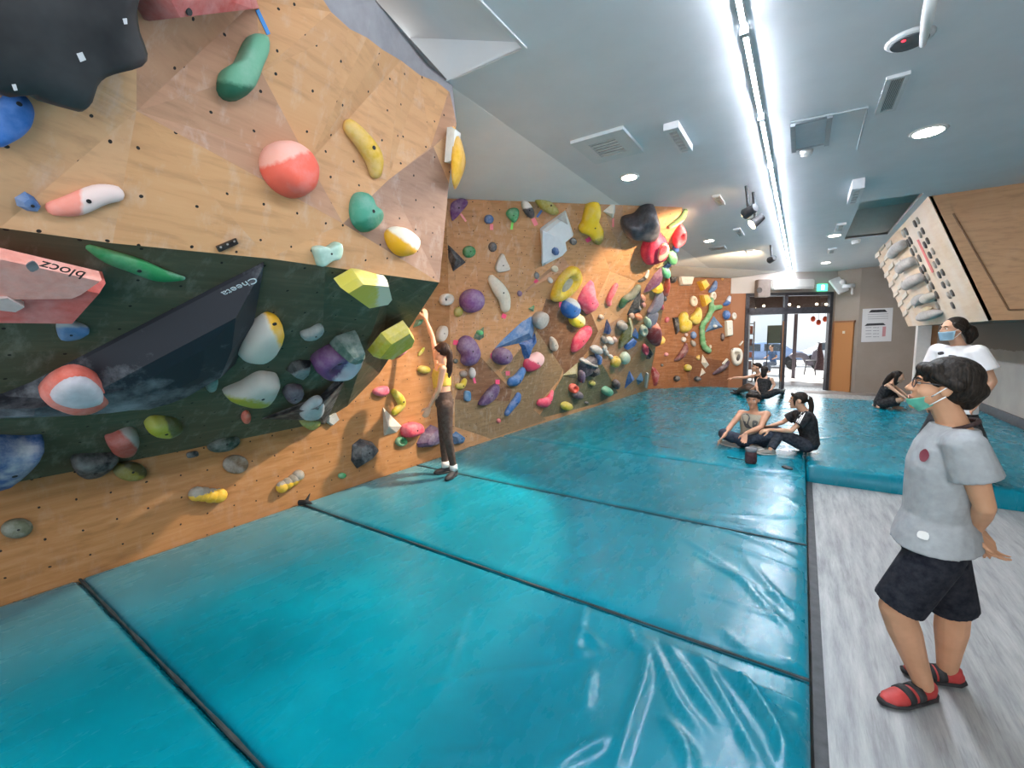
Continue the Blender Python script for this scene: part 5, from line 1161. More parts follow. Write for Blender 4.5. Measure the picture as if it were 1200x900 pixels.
for (px, py, r), lab in (((1088, 153.5, .13), 'bright downlight on the right of the ceiling beyond the slatted vent'), ((737.5, 207, .1), 'downlight above the long wall near the square air outlet'), ((978, 275.5, .11), 'far right downlight near the hanging air grille'), ((831, 281.7, .1), 'left downlight beyond the prow of the long wall'), ((968, 307.5, .11), 'farthest downlight above the door side of the ceiling')):
    c = atZ(px, py, ZC); d = thing('downlight', c, lab, 'light'); bm = B(); cone(bm, c - Z * .012, c, r, r * 1.12, 28); obj('trim_ring', bm, WHITE, d, True)
    bm = B(); cone(bm, c - Z * .016, c - Z * .004, r * .86, r * .86, 28); obj('lens', bm, emit('#fff6e6', 22), d)
    lamp('downlight_beam', 'SPOT', c - Z * .03, 1150 if 'square air' in lab else 28, (1, .8, .6), aim=(-3.6, 1.6, .3) if 'square air' in lab else (c.x, c.y, 0), spot_size=math.radians(58 if 'square air' in lab else 150), spot_blend=.3, shadow_soft_size=.07)
disc('dome_camera', 'small white dome camera at the opening beside the training board', 1003, 281.5, .08, .07, WHITE, 'camera')
# track spotlights throwing warm light on the walls
def spot(px, py, z, aim, power, label, size=62):
    c = atZ(px, py, z); s = thing('track_spotlight', (c.x, c.y, ZC), label, 'light'); d = (Vector(aim) - c).normalized()
    bm = B(); cone(bm, Vector((c.x, c.y, ZC)), c - d * .06, .018, .018, 8); obj('stem', bm, DARK, s)
    bm = B(); cone(bm, c - d * .16, c, .05, .07, 18); obj('lamp_head', bm, plain('#2b2b2e', .5), s)
    bm = B(); cone(bm, c + d * .001, c + d * .006, .062, .062, 18); obj('lens', bm, emit('#ffd9a0', 30), s)
    lamp('spot_beam', 'SPOT', c + d * .03, power, (1, .74, .46), aim=aim, spot_size=math.radians(size), spot_blend=.5, shadow_soft_size=.05)
spot(873, 251, ZC - .35, (-2.6, 7.9, 2.7), 300, 'track spotlight shining warm light on the prow of the long wall', 75)
spot(902, 305, ZC - .32, (-3.0, 14.0, 2.9), 330, 'farther track spotlight shining on the far upright wall', 85)
spot(881, 263, ZC - .42, (-3.9, 5.5, .6), 120, 'second dark spotlight head hanging just below the warm one', 50)
# dropped wedge of ceiling above the far wall
bm = B(); w = [Vector((-3.0, 12.6, ZC)), Vector((-.55, 15.9, ZC)), Vector((-1.95, 15.1, ZC - .16)), Vector((-3.7, 13.1, ZC - .16))]
a = [bm.verts.new(p) for p in w]; b = [bm.verts.new(p + Z * .02) for p in w]; bm.faces.new(a); bm.faces.new(b[::-1])
for i in range(4): j = (i + 1) % 4; bm.faces.new((a[i], b[i], b[j], a[j]))
struct(obj('trim_7', bm, plain('#c2bdb5', .8)))
# ================================================================== FITTINGS ON THE BACK WALL
def onwall(px, py, off=0): return onplane(px, py, PB - nW * (.02 + off), nW)
def wall_box(bm, p0, p1, d0, d1):
    a = onwall(*p0); b = onwall(*p1); x0 = (a - PB).dot(dW); x1 = (b - PB).dot(dW); wbox(bm, x0, x1, b.z, a.z, -.02 - d1, -.02 - d0)
sp = thing('loudspeaker', onwall(891, 349), 'brown box loudspeaker left of the air conditioner above the door', 'speaker')
bm = B(); wall_box(bm, (884.5, 328.5), (898, 348.5), 0, .22); bmesh.ops.bevel(bm, geom=bm.edges[:], offset=.015, segments=2, affect='EDGES'); obj('cabinet', bm, plain('#7d6f66', .6), sp)
c = onwall(890, 340, .225); bm = B(); cone(bm, c + nW * .01, c - nW * .004, .085, .085, 20); obj('woofer', bm, plain('#3a332f', .7), sp)
ac = thing('air_conditioner', onwall(925, 341), 'long white air conditioner on the wall above the glass door', 'air conditioner')
bm = B(); wall_box(bm, (900.5, 328.5), (950, 339), 0, .2); bmesh.ops.bevel(bm, geom=bm.edges[:], offset=.035, segments=3, affect='EDGES'); obj('casing', bm, plain('#d3d0c8', .5), ac)
bm = B(); wall_box(bm, (902.5, 337.4), (948, 339.2), .06, .212); obj('air_flap', bm, plain('#b2afa8', .5), ac)
ex = thing('exit_sign', onwall(963, 341), 'glowing green exit sign above the right side of the door', 'sign')
bm = B(); wall_box(bm, (957.5, 333.2), (968, 341), 0, .06); obj('lightbox', bm, emit('#4fe0b0', 1.6), ex)
bm = B(); wall_box(bm, (961.2, 334.3), (964.2, 339.8), .061, .066); obj('symbol', bm, emit('#e8fff6', 2.0), ex)
bm = B(); wall_box(bm, (954.3, 333.5), (956, 338), 0, .05); tag(obj('call_button', bm, WHITE), 'small white device left of the exit sign', 'device')
fl = thing('flood_light', onwall(982, 342), 'tilted white flood light at the corner above the timber door', 'light')
a, b = onwall(978, 328, .15), onwall(988, 341, .35); u = (b - a).normalized(); bm = B(); M = Matrix((u, u.cross(nW).normalized(), u.cross(u.cross(nW)).normalized())).transposed().to_4x4(); M.translation = (a + b) / 2; box(bm, (-.26, -.16, -.04), (.26, .16, .04), M); bmesh.ops.bevel(bm, geom=bm.edges[:], offset=.015, segments=2, affect='EDGES'); obj('panel', bm, plain('#dededc', .5), fl)
bm = B(); tube(bm, [(a + b) / 2, (a + b) / 2 + nW * .32], [.02, .02], 8); obj('bracket', bm, plain('#b5b5b5', .5), fl)
cc = atY(994, 335, 16.45); cv = thing('security_camera', cc, 'white security camera on the return beside the flood light', 'camera')
bm = B(); tube(bm, [cc + Vector((.14, 0, .0)), cc + Vector((-.14, -.12, -.02))], [.06, .06], 12); obj('housing', bm, WHITE, cv, True)
bm = B(); ell(bm, cc + Vector((-.14, -.02, .12)), XYZ, (.08, .08, .08), 14, 10); obj('dome', bm, WHITE, cv, True)
bm = B(); tube(bm, [cc + Vector((.1, 0, 0)), cc + Vector((.1, .02, -.22)), cc + Vector((.14, .42, -.22))], [.03, .03, .03], 8); obj('bracket', bm, WHITE, cv)
# notice on the poster wall
pd = (PE - PD).normalized(); pn_ = Vector((pd.y, -pd.x, 0))
po = thing('wall_notice', onplane(1027, 400, PD + pn_ * .01, pn_), 'white notice with black banners on the taupe wall', 'notice')
def poster(name, pts, h, mat):
    bm = B(); q = [onplane(x, y, PD + pn_ * h, pn_) for x, y in zc(840, 300, 5, pts)]; f = quad(bm, q); e = bmesh.ops.extrude_face_region(bm, geom=[f]); bmesh.ops.translate(bm, verts=[v for v in e['geom'] if isinstance(v, bmesh.types.BMVert)], vec=-pn_ * .004); return obj(name, bm, mat, po)
poster('sheet', [(855, 310), (1033, 303), (1022, 500), (845, 505)], .012, plain('#d6d6d6', .5, .3, .02))
INK = plain('#23262b', .6)
poster('banner', [(905, 316), (985, 313), (1000, 328), (890, 332)], .0135, INK); poster('banner', [(880, 396), (975, 392), (990, 405), (865, 410)], .0135, INK)
bm = B()
for k in range(4):
    for x0, w in ((872, 34), (915, 22), (940, 10)):
        q = [onplane(x, y, PD + pn_ * .0135, pn_) for x, y in zc(840, 300, 5, [(x0, 418 + 18 * k), (x0 + w, 417 + 18 * k), (x0 + w, 421 + 18 * k), (x0, 422 + 18 * k)])]; quad(bm, q)
for k in range(3):
    q = [onplane(x, y, PD + pn_ * .0135, pn_) for x, y in zc(840, 300, 5, [(885, 342 + 13 * k), (1005, 337 + 13 * k), (1005, 340 + 13 * k), (885, 345 + 13 * k)])]; quad(bm, q)
obj('printed_lines', bm, plain('#9a9ca0', .6), po); poster('red_block', [(972, 414), (992, 413), (988, 470), (968, 472)], .0138, plain('#c98f92', .6))

# ================================================================== PEOPLE
def cap(bm, a, b, ra, rb, n=12):
    u, v = frame(b - a) if (b - a).length > 1e-5 else (XYZ[0], XYZ[1]); w = u.cross(v)
    if (b - a).length > 1e-5: cone(bm, a, b, ra, rb, n)
    ell(bm, a, (u, v, w), (ra,) * 3, n, 8); ell(bm, b, (u, v, w), (rb,) * 3, n, 8)
def chain_(bm, pts, rad, n=12):
    for a, b, ra, rb in zip(pts, pts[1:], rad, rad[1:]): cap(bm, a, b, ra, rb, n)
def loft(bm, rings, n=20):
    prev = None
    for c, u, v, ru, rv in rings:
        r = ring(bm, c, u, v, ru, rv, n)
        if prev: bridge(bm, prev, r)
        else: bm.faces.new(r[::-1])
        prev = r
    bm.faces.new(prev)
def frac(a, b, t): return a.lerp(b, t)
class Person:
    def __init__(s, label, J, fwd, h=1.7, vox=.008, skin_hex='#d9a886', bw=1.0, tilt=0, base=None, lean=None):
        s.J = J; s.k = h / 1.7; s.vox = vox; s.bw = bw; s.sk = skin(skin_hex)
        s.f = Vector(fwd).normalized(); s.up = (Vector(lean) if lean else Vector((0, 0, 1))); s.up = (s.up - s.f * s.up.dot(s.f)).normalized(); s.r = s.f.cross(s.up)
        lo = min(J.values(), key=lambda p: p.z)
        s.root = thing('person', base or Vector((J['pelvis'].x, J['pelvis'].y, min(p.z for p in J.values()))), label, 'person')
        s.body = B(); s.parts = []
    def hp(s, x, y, z):
        """point in head space: x towards the person's right, y ahead, z up; origin at the middle of the head"""
        return s.J['head'] + (s.r * x + s.f * y + s.up * z) * s.k
    def torso(s, bm, infl=0, lo=0.0, hi=1.0, neck=True, hem=None, loose=0):
        J, k = s.J, s.k; sh = (J['shR'] - J['shL']).normalized(); hp = (J['hipR'] - J['hipL']).normalized()
        P, W_, C, N = J['pelvis'], J['waist'], J['chest'], J['neck']; rings = []
        rows = [(P + (P - W_).normalized() * .07 * k, 0, .120, .095), (P, 0, .168, .122), (frac(P, W_, .6), .3, .150, .112), (W_, .5, .138, .104), (frac(W_, C, .55), .75, .152, .112), (C, 1, .165, .116), (frac(C, N, .45), 1, .168, .102), (frac(C, N, .75), 1, .125, .082), (N, 1, .066, .066)]
        pts = [r[0] for r in rows]
        for i, (c, t, w, d) in enumerate(rows):
            ax = hp.lerp(sh, t).normalized(); tan = (pts[min(i + 1, 8)] - pts[max(i - 1, 0)]).normalized(); fr = ax.cross(tan).normalized(); ax = tan.cross(fr).normalized()
            if lo <= i <= hi * 8: rings.append((c, ax, fr, w * k * s.bw + infl, d * k * (.5 + .5 * s.bw) + infl))
        if hem is not None:
            c, u, v, a, b = rings[0]; rings[0] = (c + (P - W_).normalized() * hem, u, v, a + loose, b + loose)
            if loose: c, u, v, a, b = rings[1]; rings[1] = (c, u, v, a + loose * .6, b + loose * .6)
        loft(bm, rings)
    def build_body(s, legs=True, feet=True, hands=(None, None), arm=1.0, leg=1.0):
        J, k, bm = s.J, s.k, s.body
        s.torso(bm)
        cap(bm, J['neck'] - (J['head'] - J['neck']).normalized() * .03, s.hp(0, -.012, -.06), .056 * k, .052 * k)
        # head: cranium, face, jaw, brow, nose, lips, ears
        ax = (s.r, s.f, s.up)
        E_ = lambda x, y, z, a, b, c: ell(bm, s.hp(x, y, z), ax, (a * k, b * k, c * k), 18, 12)
        E_(0, -.012, .028, .075, .094, .088); E_(0, .026, -.03, .062, .064, .082); E_(0, .042, -.078, .042, .045, .038); cap(bm, s.hp(0, .074, -.100), s.hp(0, .070, -.098), .020 * k, .02 * k)
        E_(.034, .05, -.03, .026, .03, .03); E_(-.034, .05, -.03, .026, .03, .03); E_(0, .068, .03, .05, .022, .016)
        chain_(bm, [s.hp(0, .088, .016), s.hp(0, .100, -.01), s.hp(0, .108, -.026)], [.008 * k, .011 * k, .013 * k], 10); E_(.012, .096, -.03, .009, .01, .008); E_(-.012, .096, -.03, .009, .01, .008)
        E_(0, .088, -.058, .02, .009, .007); E_(0, .086, -.070, .017, .009, .007)
        for x in (-1, 1): E_(x * .077, -.012, -.008, .010, .022, .032)
        for sd, hnd in (('L', hands[0]), ('R', hands[1])):
            a, e, w = J['sh' + sd], J['el' + sd], J['wr' + sd]
            chain_(bm, [a, frac(a, e, .5), e, frac(e, w, .3), w], [r * k * arm for r in (.052, .045, .037, .038, .025)])
            cap(bm, frac(J['chest'], J['neck'], .5), a, .06 * k, .055 * k * arm)
            if hnd: s.hand(bm, w, *hnd)
        if legs:
            for sd in 'LR':
                h_, kn, an, to = (J[q + sd] for q in ('hip', 'kn', 'an', 'to'))
                chain_(bm, [h_, frac(h_, kn, .5), kn, frac(kn, an, .3), frac(kn, an, .65), an], [.088 * k * min(leg, 1), .074 * k * min(leg, 1.05)] + [r * k * leg for r in (.054, .055, .043, .034)])
                if feet:
                    hl = an - (to - an).normalized() * .03 * k - Vector((0, 0, .035 * k)); chain_(bm, [hl, frac(hl, to, .55), to], [.030 * k, .034 * k, .024 * k])
                else:
                    cap(bm, an, an - Vector((0, 0, .03 * k)), .03 * k, .028 * k)
        me = remesh(bm, s.vox, 3); o = link('body', me, s.sk, s.root, None, True); s.body_o = o; return o
    def hand(s, bm, w, d, nrm, thumb=1, curl=.35, spread=.1, size=1.0):
        k = s.k * size; d = Vector(d).normalized(); n = Vector(nrm); n = (n - d * n.dot(d)).normalized(); sd = d.cross(n)
        for i, (off, L) in enumerate(((-.030, .066), (-.011, .078), (.009, .072), (.028, .056))):
            kn = w + d * (.088 - abs(i - 1.4) * .004) * k + sd * off * k
            cap(bm, w + sd * off * .55 * k + d * .012 * k, kn, .0155 * k, .012 * k, 8)
            p = kn; dd = (d + sd * (off / .03) * spread).normalized(); rr = .0098 * k
            for j, fr in enumerate((.45, .32, .25)):
                dd = (dd + n * curl * (1 if j else .7)).normalized(); q = p + dd * L * fr * k; cap(bm, p, q, rr, rr * .9, 8); p = q; rr *= .9
        t0 = w + d * .03 * k - sd * thumb * .024 * k; t1 = t0 + (d * .6 - sd * thumb * .8 + n * .35).normalized() * .038 * k; t2 = t1 + (d * .9 - sd * thumb * .3 + n * .4).normalized() * .034 * k; t3 = t2 + (d * .95 + n * .4).normalized() * .024 * k
        chain_(bm, [t0, t1, t2, t3], [.016 * k, .0125 * k, .0105 * k, .0085 * k], 8)
    def add(s, name, bm, mat, vox=None, smooth=3, label=None):
        me = remesh(bm, vox or s.vox, smooth); o = link(name, me, mat, s.root, None, True)
        if label: o['label'] = label
        return o
    def raw(s, name, bm, mat, smooth=True, parent=None):
        bmesh.ops.recalc_face_normals(bm, faces=bm.faces[:]); me = bpy.data.meshes.new(name); bm.to_mesh(me); bm.free(); o = link(name, me, mat, None, None, smooth)
        o.parent = parent or s.root; o.matrix_parent_inverse = Matrix.Translation(-s.root.location) if parent is None else Matrix.Identity(4); return o
    def shirt(s, mat, sleeve=.5, infl=.014, hem=.0, lo=1, name='t_shirt', r=.064, rend=.072, hi=1.0, loose=0):
        bm = B(); J, k = s.J, s.k; s.torso(bm, infl * k, lo / 1, hi, hem=hem * k, loose=loose * k)
        for sd in 'LR':
            a, e, w = J['sh' + sd], J['el' + sd], J['wr' + sd]; cap(bm, frac(J['chest'], J['neck'], .5), a if sleeve > 0 else frac(frac(J['chest'], J['neck'], .5), a, .72), (.058 + infl) * k, r * k)
            if sleeve > 0:
                e2 = frac(a, e, min(1, sleeve)); cone(bm, a, e2, r * k, rend * k, 18)
                if sleeve > 1: w2 = frac(e, w, sleeve - 1); cap(bm, e, e, r * .85 * k, r * .85 * k); cone(bm, e, w2, r * .85 * k, r * .65 * k, 16)
        return s.add(name, bm, mat)
    def trousers(s, mat, to=2.0, infl=.014, r=(.1, .078, .062), name='trousers', top=2, waist=None):
        bm = B(); J, k = s.J, s.k; s.torso(bm, infl * k, 0, top / 8 + .01)
        for sd in 'LR':
            h_, kn, an = (J[q + sd] for q in ('hip', 'kn', 'an')); cap(bm, frac(J['pelvis'], h_, .5), h_, r[0] * k, r[0] * k)
            if to <= 1: cone(bm, h_, frac(h_, kn, to), r[0] * k, r[1] * k, 20)
            else: cone(bm, h_, kn, r[0] * k, r[1] * k, 18); cap(bm, kn, kn, r[1] * k, r[1] * k); cone(bm, kn, frac(kn, an, to - 1), r[1] * k, r[2] * k, 18)
        return s.add(name, bm, mat)
    def shoes(s, mat, sole=None, collar=None, wide=1.0, name='shoe', strap=None):
        J, k = s.J, s.k; out = []
        for sd in 'LR':
            an, to = J['an' + sd], J['to' + sd]; d = (to - an); d.z *= .4; d.normalize(); upv = Vector((0, 0, 1)) - d * d.z; upv.normalize(); x = d.cross(upv)
            hl = an - d * .035 * k - upv * .045 * k; tp = Vector(to); bm = B()
            loft(bm, [(hl - d * .028 * k, x, upv, .02 * k, .022 * k), (hl, x, upv, .034 * k * wide, .036 * k), (frac(hl, tp, .35), x, upv, .038 * k * wide, .040 * k), (frac(hl, tp, .68), x, upv, .045 * k * wide, .034 * k), (frac(hl, tp, .9), x, upv, .038 * k * wide, .027 * k), (tp + d * .01 * k, x, upv, .016 * k, .016 * k)], 16)
            cone(bm, hl + upv * .01 * k, an - upv * .004 * k, .040 * k, .038 * k, 16)
            o = s.add(name, bm, mat, min(s.vox, .007), 2); out.append(o)
            if sole:
                bm = B(); loft(bm, [(hl - d * .034 * k - upv * .026 * k, x, upv, .02 * k, .012 * k), (hl - upv * .028 * k, x, upv, .040 * k * wide, .014 * k), (frac(hl, tp, .68) - upv * .024 * k, x, upv, .050 * k * wide, .013 * k), (frac(hl, tp, .92) - upv * .012 * k, x, upv, .042 * k * wide, .018 * k), (tp + d * .02 * k - upv * .004 * k, x, upv, .02 * k, .016 * k)], 16)
                s.raw('sole', bm, sole, True, o)
            if strap:
                for t in (.34, .56):
                    c = frac(hl, tp, t); bm = B(); loft(bm, [(c - d * .017 * k + upv * .006 * k, x, upv, (.043 + .006 * t) * k * wide, .040 * k), (c + d * .017 * k + upv * .004 * k, x, upv, (.044 + .006 * t) * k * wide, .038 * k)], 18); s.raw('strap', bm, strap, True, o)
        return out
    def face(s, eyes=True, brows='#1c1815', lips=True, mouth_mask=False):
        ax = (s.r, s.f, s.up); k = s.k
        for x in (-1, 1):
            if eyes:
                bm = B(); ell(bm, s.hp(x * .031, .0775, .006), ax, (.0125 * k, .008 * k, .0058 * k), 12, 8); e = s.raw('eye', bm, plain('#e9e4de', .3))
                bm = B(); ell(bm, s.hp(x * .031, .0835, .006), ax, (.0060 * k, .0045 * k, .0056 * k), 10, 8); s.raw('iris', bm, plain('#1d130e', .2), True, e)
            bm = B(); tube(bm, [s.hp(x * .014, .088, .024), s.hp(x * .03, .086, .030), s.hp(x * .048, .074, .025)], [.004 * k, .0048 * k, .003 * k], 8); s.raw('eyebrow', bm, plain(brows, .8))
        if lips:
            bm = B(); tube(bm, [s.hp(-.022, .080, -.063), s.hp(-.008, .0965, -.060), s.hp(.008, .0965, -.060), s.hp(.022, .080, -.063)], [.002 * k, .005 * k, .005 * k, .002 * k], 8)
            tube(bm, [s.hp(-.018, .082, -.067), s.hp(0, .0955, -.070), s.hp(.018, .082, -.067)], [.002 * k, .005 * k, .002 * k], 8); s.raw('lips', bm, plain('#b97f6c', .5))
    def hair(s, prims, hexc='#17130f', vox=None):
        """prims: (x,y,z,a,b,c) ellipsoids or [points, radii] locks in head space"""
        bm = B(); ax = (s.r, s.f, s.up); k = s.k
        for p in prims:
            if isinstance(p[0], (list, tuple)): chain_(bm, [s.hp(*q) for q in p[0]], [r * k for r in p[1]], 10)
            else: ell(bm, s.hp(*p[:3]), ax, tuple(q * k for q in p[3:]), 18, 12)
        k2 = ('hair', hexc)
        if k2 not in MATS:
            t = NT('hair_' + hexc.lstrip('#')); g = t.n('ShaderNodeTexCoord').outputs['Object']; nz = t.noise(t.mapping(g, (60, 60, 8)), 2, 4); c = lin(hexc)
            t.set(color=t.ramp(nz, [(.3, dark(c, .6)), (.7, toward(c, (.3, .22, .16, 1), .1))]), rough=.55, spec=.22); t.bump(nz, .7, .008); MATS[k2] = t.m
        return s.add('hair', bm, MATS[k2], vox or min(s.vox, .008), 2)
    def mask(s, hexc, lower=False):
        k = s.k; bm = B(); rows = []; n = 14
        for j in range(7):
            t = j / 6; row = []
            for i in range(n + 1):
                a = math.radians(-80 + 160 * i / n); c = max(0, math.cos(a))
                if lower: w, d, z = .062 - .016 * t, .100 - .052 * t * t, -.078 - .048 * t + .05 * (1 - c)
                else: w, d, z = .073 - .014 * t, .098 - .012 * t * t + .016 * c ** 6 * (1 - t), -.024 - .088 * t - .004 * c + .012 * (1 - c)
                row.append(bm.verts.new(s.hp(math.sin(a) * w, c * d + .006, z + (.0015 if j % 2 else 0))))
            rows.append(row)
        for a, b in zip(rows, rows[1:]):
            for i in range(n): bm.faces.new((a[i], a[i + 1], b[i + 1], b[i]))
        bmesh.ops.solidify(bm, geom=bm.faces[:], thickness=.003); o = s.raw('face_mask', bm, fabric(hexc, .08, .1))
        for x in (-1, 1):
            for z, ze in (((-.045, .01), (-.085, -.035)) if lower else ((-.02, .012), (-.095, -.03))):
                bm = B(); tube(bm, [s.hp(x * .062, .028, z), s.hp(x * .080, .008, (z + ze) / 2), s.hp(x * .087, -.014, ze)], [.0028 * k] * 3, 6); s.raw('ear_loop', bm, plain('#eef0ee', .6), True, o)
        return o
def surf_patch(person, cloth, name, outline, mat, off=.004, n=2):
    """print or label lying on a garment"""
    me = cloth.data; bv = BVHTree.FromPolygons([v.co.copy() for v in me.vertices], [tuple(p.vertices) for p in me.polygons])
    V, Ed, F, *_ = delaunay_2d_cdt([Vector(p) for p in spl2(outline)], [], [list(range(len(spl2(outline))))], 1, 1e-4)
    bm = B(); vs = []
    for v in V:
        r = ray(v.x, v.y); h = bv.ray_cast(CAM, r)
        if h[0] is None: h = bv.find_nearest(CAM + r * (cloth_dist(person)))
        vs.append(bm.verts.new(h[0] - r * off))
    for f in F: bm.faces.new([vs[i] for i in f])
    return person.raw(name, bm, mat, True, cloth)
def spl2(o): return [(p.x, p.y) for p in spline([Vector((x, y, 0)) for x, y in o], 3, True)]
def cloth_dist(p): return (p.root.location - CAM).length
def JY(d): return {k: atY(*v) for k, v in d.items()}

# ---------------------------------------------------------------- man in the grey shirt, hands behind his back
J = JY({'head': (1103, 453, 2.66), 'neck': (1119, 499, 2.68), 'chest': (1107, 545, 2.68), 'waist': (1098, 600, 2.68), 'pelvis': (1096, 634, 2.69), 'shL': (1131, 523, 2.50), 'shR': (1105, 519, 2.85),
        'elL': (1154, 594, 2.52), 'wrL': (1142, 622, 2.70), 'elR': (1128, 590, 2.93), 'wrR': (1143, 618, 2.80), 'hipL': (1096, 650, 2.60), 'hipR': (1102, 648, 2.78), 'knL': (1050, 712, 2.60), 'knR': (1117, 716, 2.86)})
J['anL'] = atZ(1082, 801, .085); J['anR'] = atZ(1110, 782, .085); J['toL'] = atZ(1036, 820, .032); J['toR'] = atZ(1062, 784, .032)
g = Person('person in a grey T-shirt, navy shorts and red climbing shoes, hands clasped behind the back', J, (-.97, .10, .12), 1.68, .0062, '#cf9b76', .98)
g.build_body(feet=False, leg=1.24, hands=(((.34, -.30, -.55), (.5, -.3, .6), -1, .5, .2, .94), ((.2, -.85, -.35), (-.3, 0, -1), 1, .5, .05)))
g.face()
gs = g.shirt(fabric('#a2a5a6', .12, .5, 30), .52, .02, -.005, 1, r=.074, rend=.090, loose=.022)
g.trousers(fabric('#10131f', .1, .4), .93, .018, (.104, .100, .1), 'shorts', 2)
g.shoes(plain('#b5302c', .55), plain('#1d1b1d', .7), None, 1.08, 'climbing_shoe', plain('#19181a', .7))
g.hair([(0, -.028, .05, .094, .108, .092), (0, -.06, .012, .084, .078, .085), ([(-.064, .038, .075), (-.04, .062, .074), (0, .072, .074), (.04, .062, .074), (.064, .038, .075)], [.03, .030, .030, .030, .03]), ([(-.078, .03, .05), (-.086, -.0, .03), (-.084, -.04, .02)], [.022, .02, .03]), ([(.078, .03, .05), (.086, -.0, .03), (.084, -.04, .02)], [.022, .02, .03]), ([(0, -.11, .0), (0, -.095, -.06)], [.045, .03])] + [([(x, .072 - abs(x) * .5, .075), (x * 1.05 + .006, .090 - abs(x) * .5, .024)], [.02, .008]) for x in (-.055, -.036, -.018, 0, .018, .036, .055)], '#15120f', .006)
g.mask('#86dcc6', True)
bm = B()
for x in (-1, 1): tube(bm, [g.hp(x * (.032 + .021 * math.cos(a)), .094 - .004 * math.cos(a), .004 + .018 * math.sin(a)) for a in [i * math.pi / 7 for i in range(15)]], [.0022] * 15, 6); tube(bm, [g.hp(x * .053, .088, .008), g.hp(x * .076, .04, .012), g.hp(x * .082, -.012, .012)], [.0024] * 3, 6)
tube(bm, [g.hp(-.011, .096, .008), g.hp(.011, .096, .008)], [.0022, .0022], 6); g.raw('glasses', bm, plain('#3b3436', .3))
bm = B(); nk = J['neck']; tube(bm, [nk + Vector((.076 * math.cos(a) - .004, .078 * math.sin(a), .002 + .03 * math.cos(a))) for a in [i * math.pi / 9 for i in range(19)]], [.009] * 19, 8); g.raw('neck_strap', bm, fabric('#3a2320'))
surf_patch(g, gs, 'chest_print', [(1078, 530), (1085, 526), (1089, 534), (1084, 541), (1078, 539)], plain('#7c2f3c', .7)); surf_patch(g, gs, 'hem_label', [(1077, 622), (1088, 625), (1087, 633), (1075, 629)], plain('#e6e4de', .6), .005)
# ---------------------------------------------------------------- person in the white T-shirt behind him
J = JY({'head': (1116, 386, 6.34), 'neck': (1124, 405, 6.38), 'chest': (1124, 428, 6.38), 'waist': (1120, 459, 6.38), 'pelvis': (1117, 476, 6.38), 'shL': (1146, 413, 6.24), 'shR': (1099, 411, 6.52), 'elL': (1163, 447, 6.22), 'wrL': (1146, 471, 6.18), 'elR': (1089, 443, 6.6), 'wrR': (1092, 470, 6.56),
        'hipL': (1126, 484, 6.33), 'hipR': (1108, 484, 6.45), 'knL': (1143, 524, 6.36), 'knR': (1088, 518, 6.45)})
J['anL'] = atZ(1158, 556, ZM + .08); J['anR'] = atZ(1079, 545, ZM + .08); J['toL'] = atZ(1142, 564, ZM + .03); J['toR'] = atZ(1063, 553, ZM + .03)
w = Person('person in a white T-shirt and black trousers wearing a pale blue face mask', J, (-.88, -.42, .02), 1.74, .009, '#c69a7c', 1.0)
w.build_body(feet=False, hands=(((-.5, .2, -.85), (.6, .3, 0), 1, .4, .1), ((-.2, 0, -1), (.5, -.5, 0), -1, .4, .1))); w.face(lips=False)
ws = w.shirt(plain('#e9eaeb', .8, .2, .04), .62, .022, .05, 1, r=.078, rend=.095, loose=.02)
w.trousers(fabric('#15161a', .2, .4), 1.98, .02, (.115, .11, .105), 'trousers', 2); w.shoes(plain('#2b2a2e', .6), plain('#111113', .7))
w.hair([(0, -.03, .04, .084, .1, .09), ([(0, -.11, .02), (0, -.15, .0)], [.05, .045]), ([(0, -.15, -.01), (0, -.175, -.06), (0, -.165, -.12)], [.06, .055, .03]), ([(-.075, .03, .05), (-.08, -.03, .0)], [.02, .028]), ([(.075, .03, .05), (.08, -.03, .0)], [.02, .028])], '#16120f')
w.mask('#b4dcf0'); surf_patch(w, ws, 'shirt_print', [(1099, 413), (1105, 412), (1106, 415), (1100, 416)], plain('#222226', .7)); surf_patch(w, ws, 'shirt_print', [(1112, 416), (1121, 417), (1119, 420), (1113, 419)], plain('#222226', .7))
# ---------------------------------------------------------------- climber
J = JY({'head': (517, 412, 3.68), 'neck': (519, 426, 3.69), 'chest': (517, 440, 3.69), 'waist': (519, 459, 3.69), 'pelvis': (521, 473, 3.69), 'shL': (519, 432, 3.56), 'shR': (513, 429, 3.82), 'elL': (514.5, 456, 3.55), 'wrL': (503, 477, 3.56), 'elR': (507, 395, 3.86), 'wrR': (499, 374, 3.84),
        'hipL': (522, 477, 3.62), 'hipR': (520, 476, 3.76), 'knL': (525, 514, 3.62), 'knR': (519.5, 511, 3.77)})
J['anL'] = atZ(532, 550, ZM + .085); J['anR'] = atZ(522, 546.5, ZM + .085); J['toL'] = atZ(523.5, 561, ZM + .03); J['toR'] = atZ(510, 553.5, ZM + .03)
c = Person('person in a yellow crop top and brown leggings touching the wall with one raised arm', J, (-.98, -.06, .14), 1.56, .0075, '#dcab8c', .86)
c.build_body(feet=False, hands=(((-.35, -.2, -.9), (-.6, .5, 0), 1, .25, .12), ((-.15, .1, 1), (-1, .2, 0), -1, .45, .1)), arm=.82, leg=.92); c.face()
c.shirt(fabric('#dcb74a', .15, .3), 0, .010, -.13, 2, 'crop_top', .05, .055, .86)
c.trousers(fabric('#4a382f', .15, .2), 1.9, .006, (.094, .058, .043), 'leggings', 3); c.shoes(plain('#1c1c20', .6), plain('#0e0e10', .7), None, .95)
for sd in 'LR':
    bm = B(); a = J['an' + sd]; cone(bm, a - Z * .01, frac(a, J['kn' + sd], .17), .043, .046, 14); c.raw('sock', bm, fabric('#e4e2de', .06))
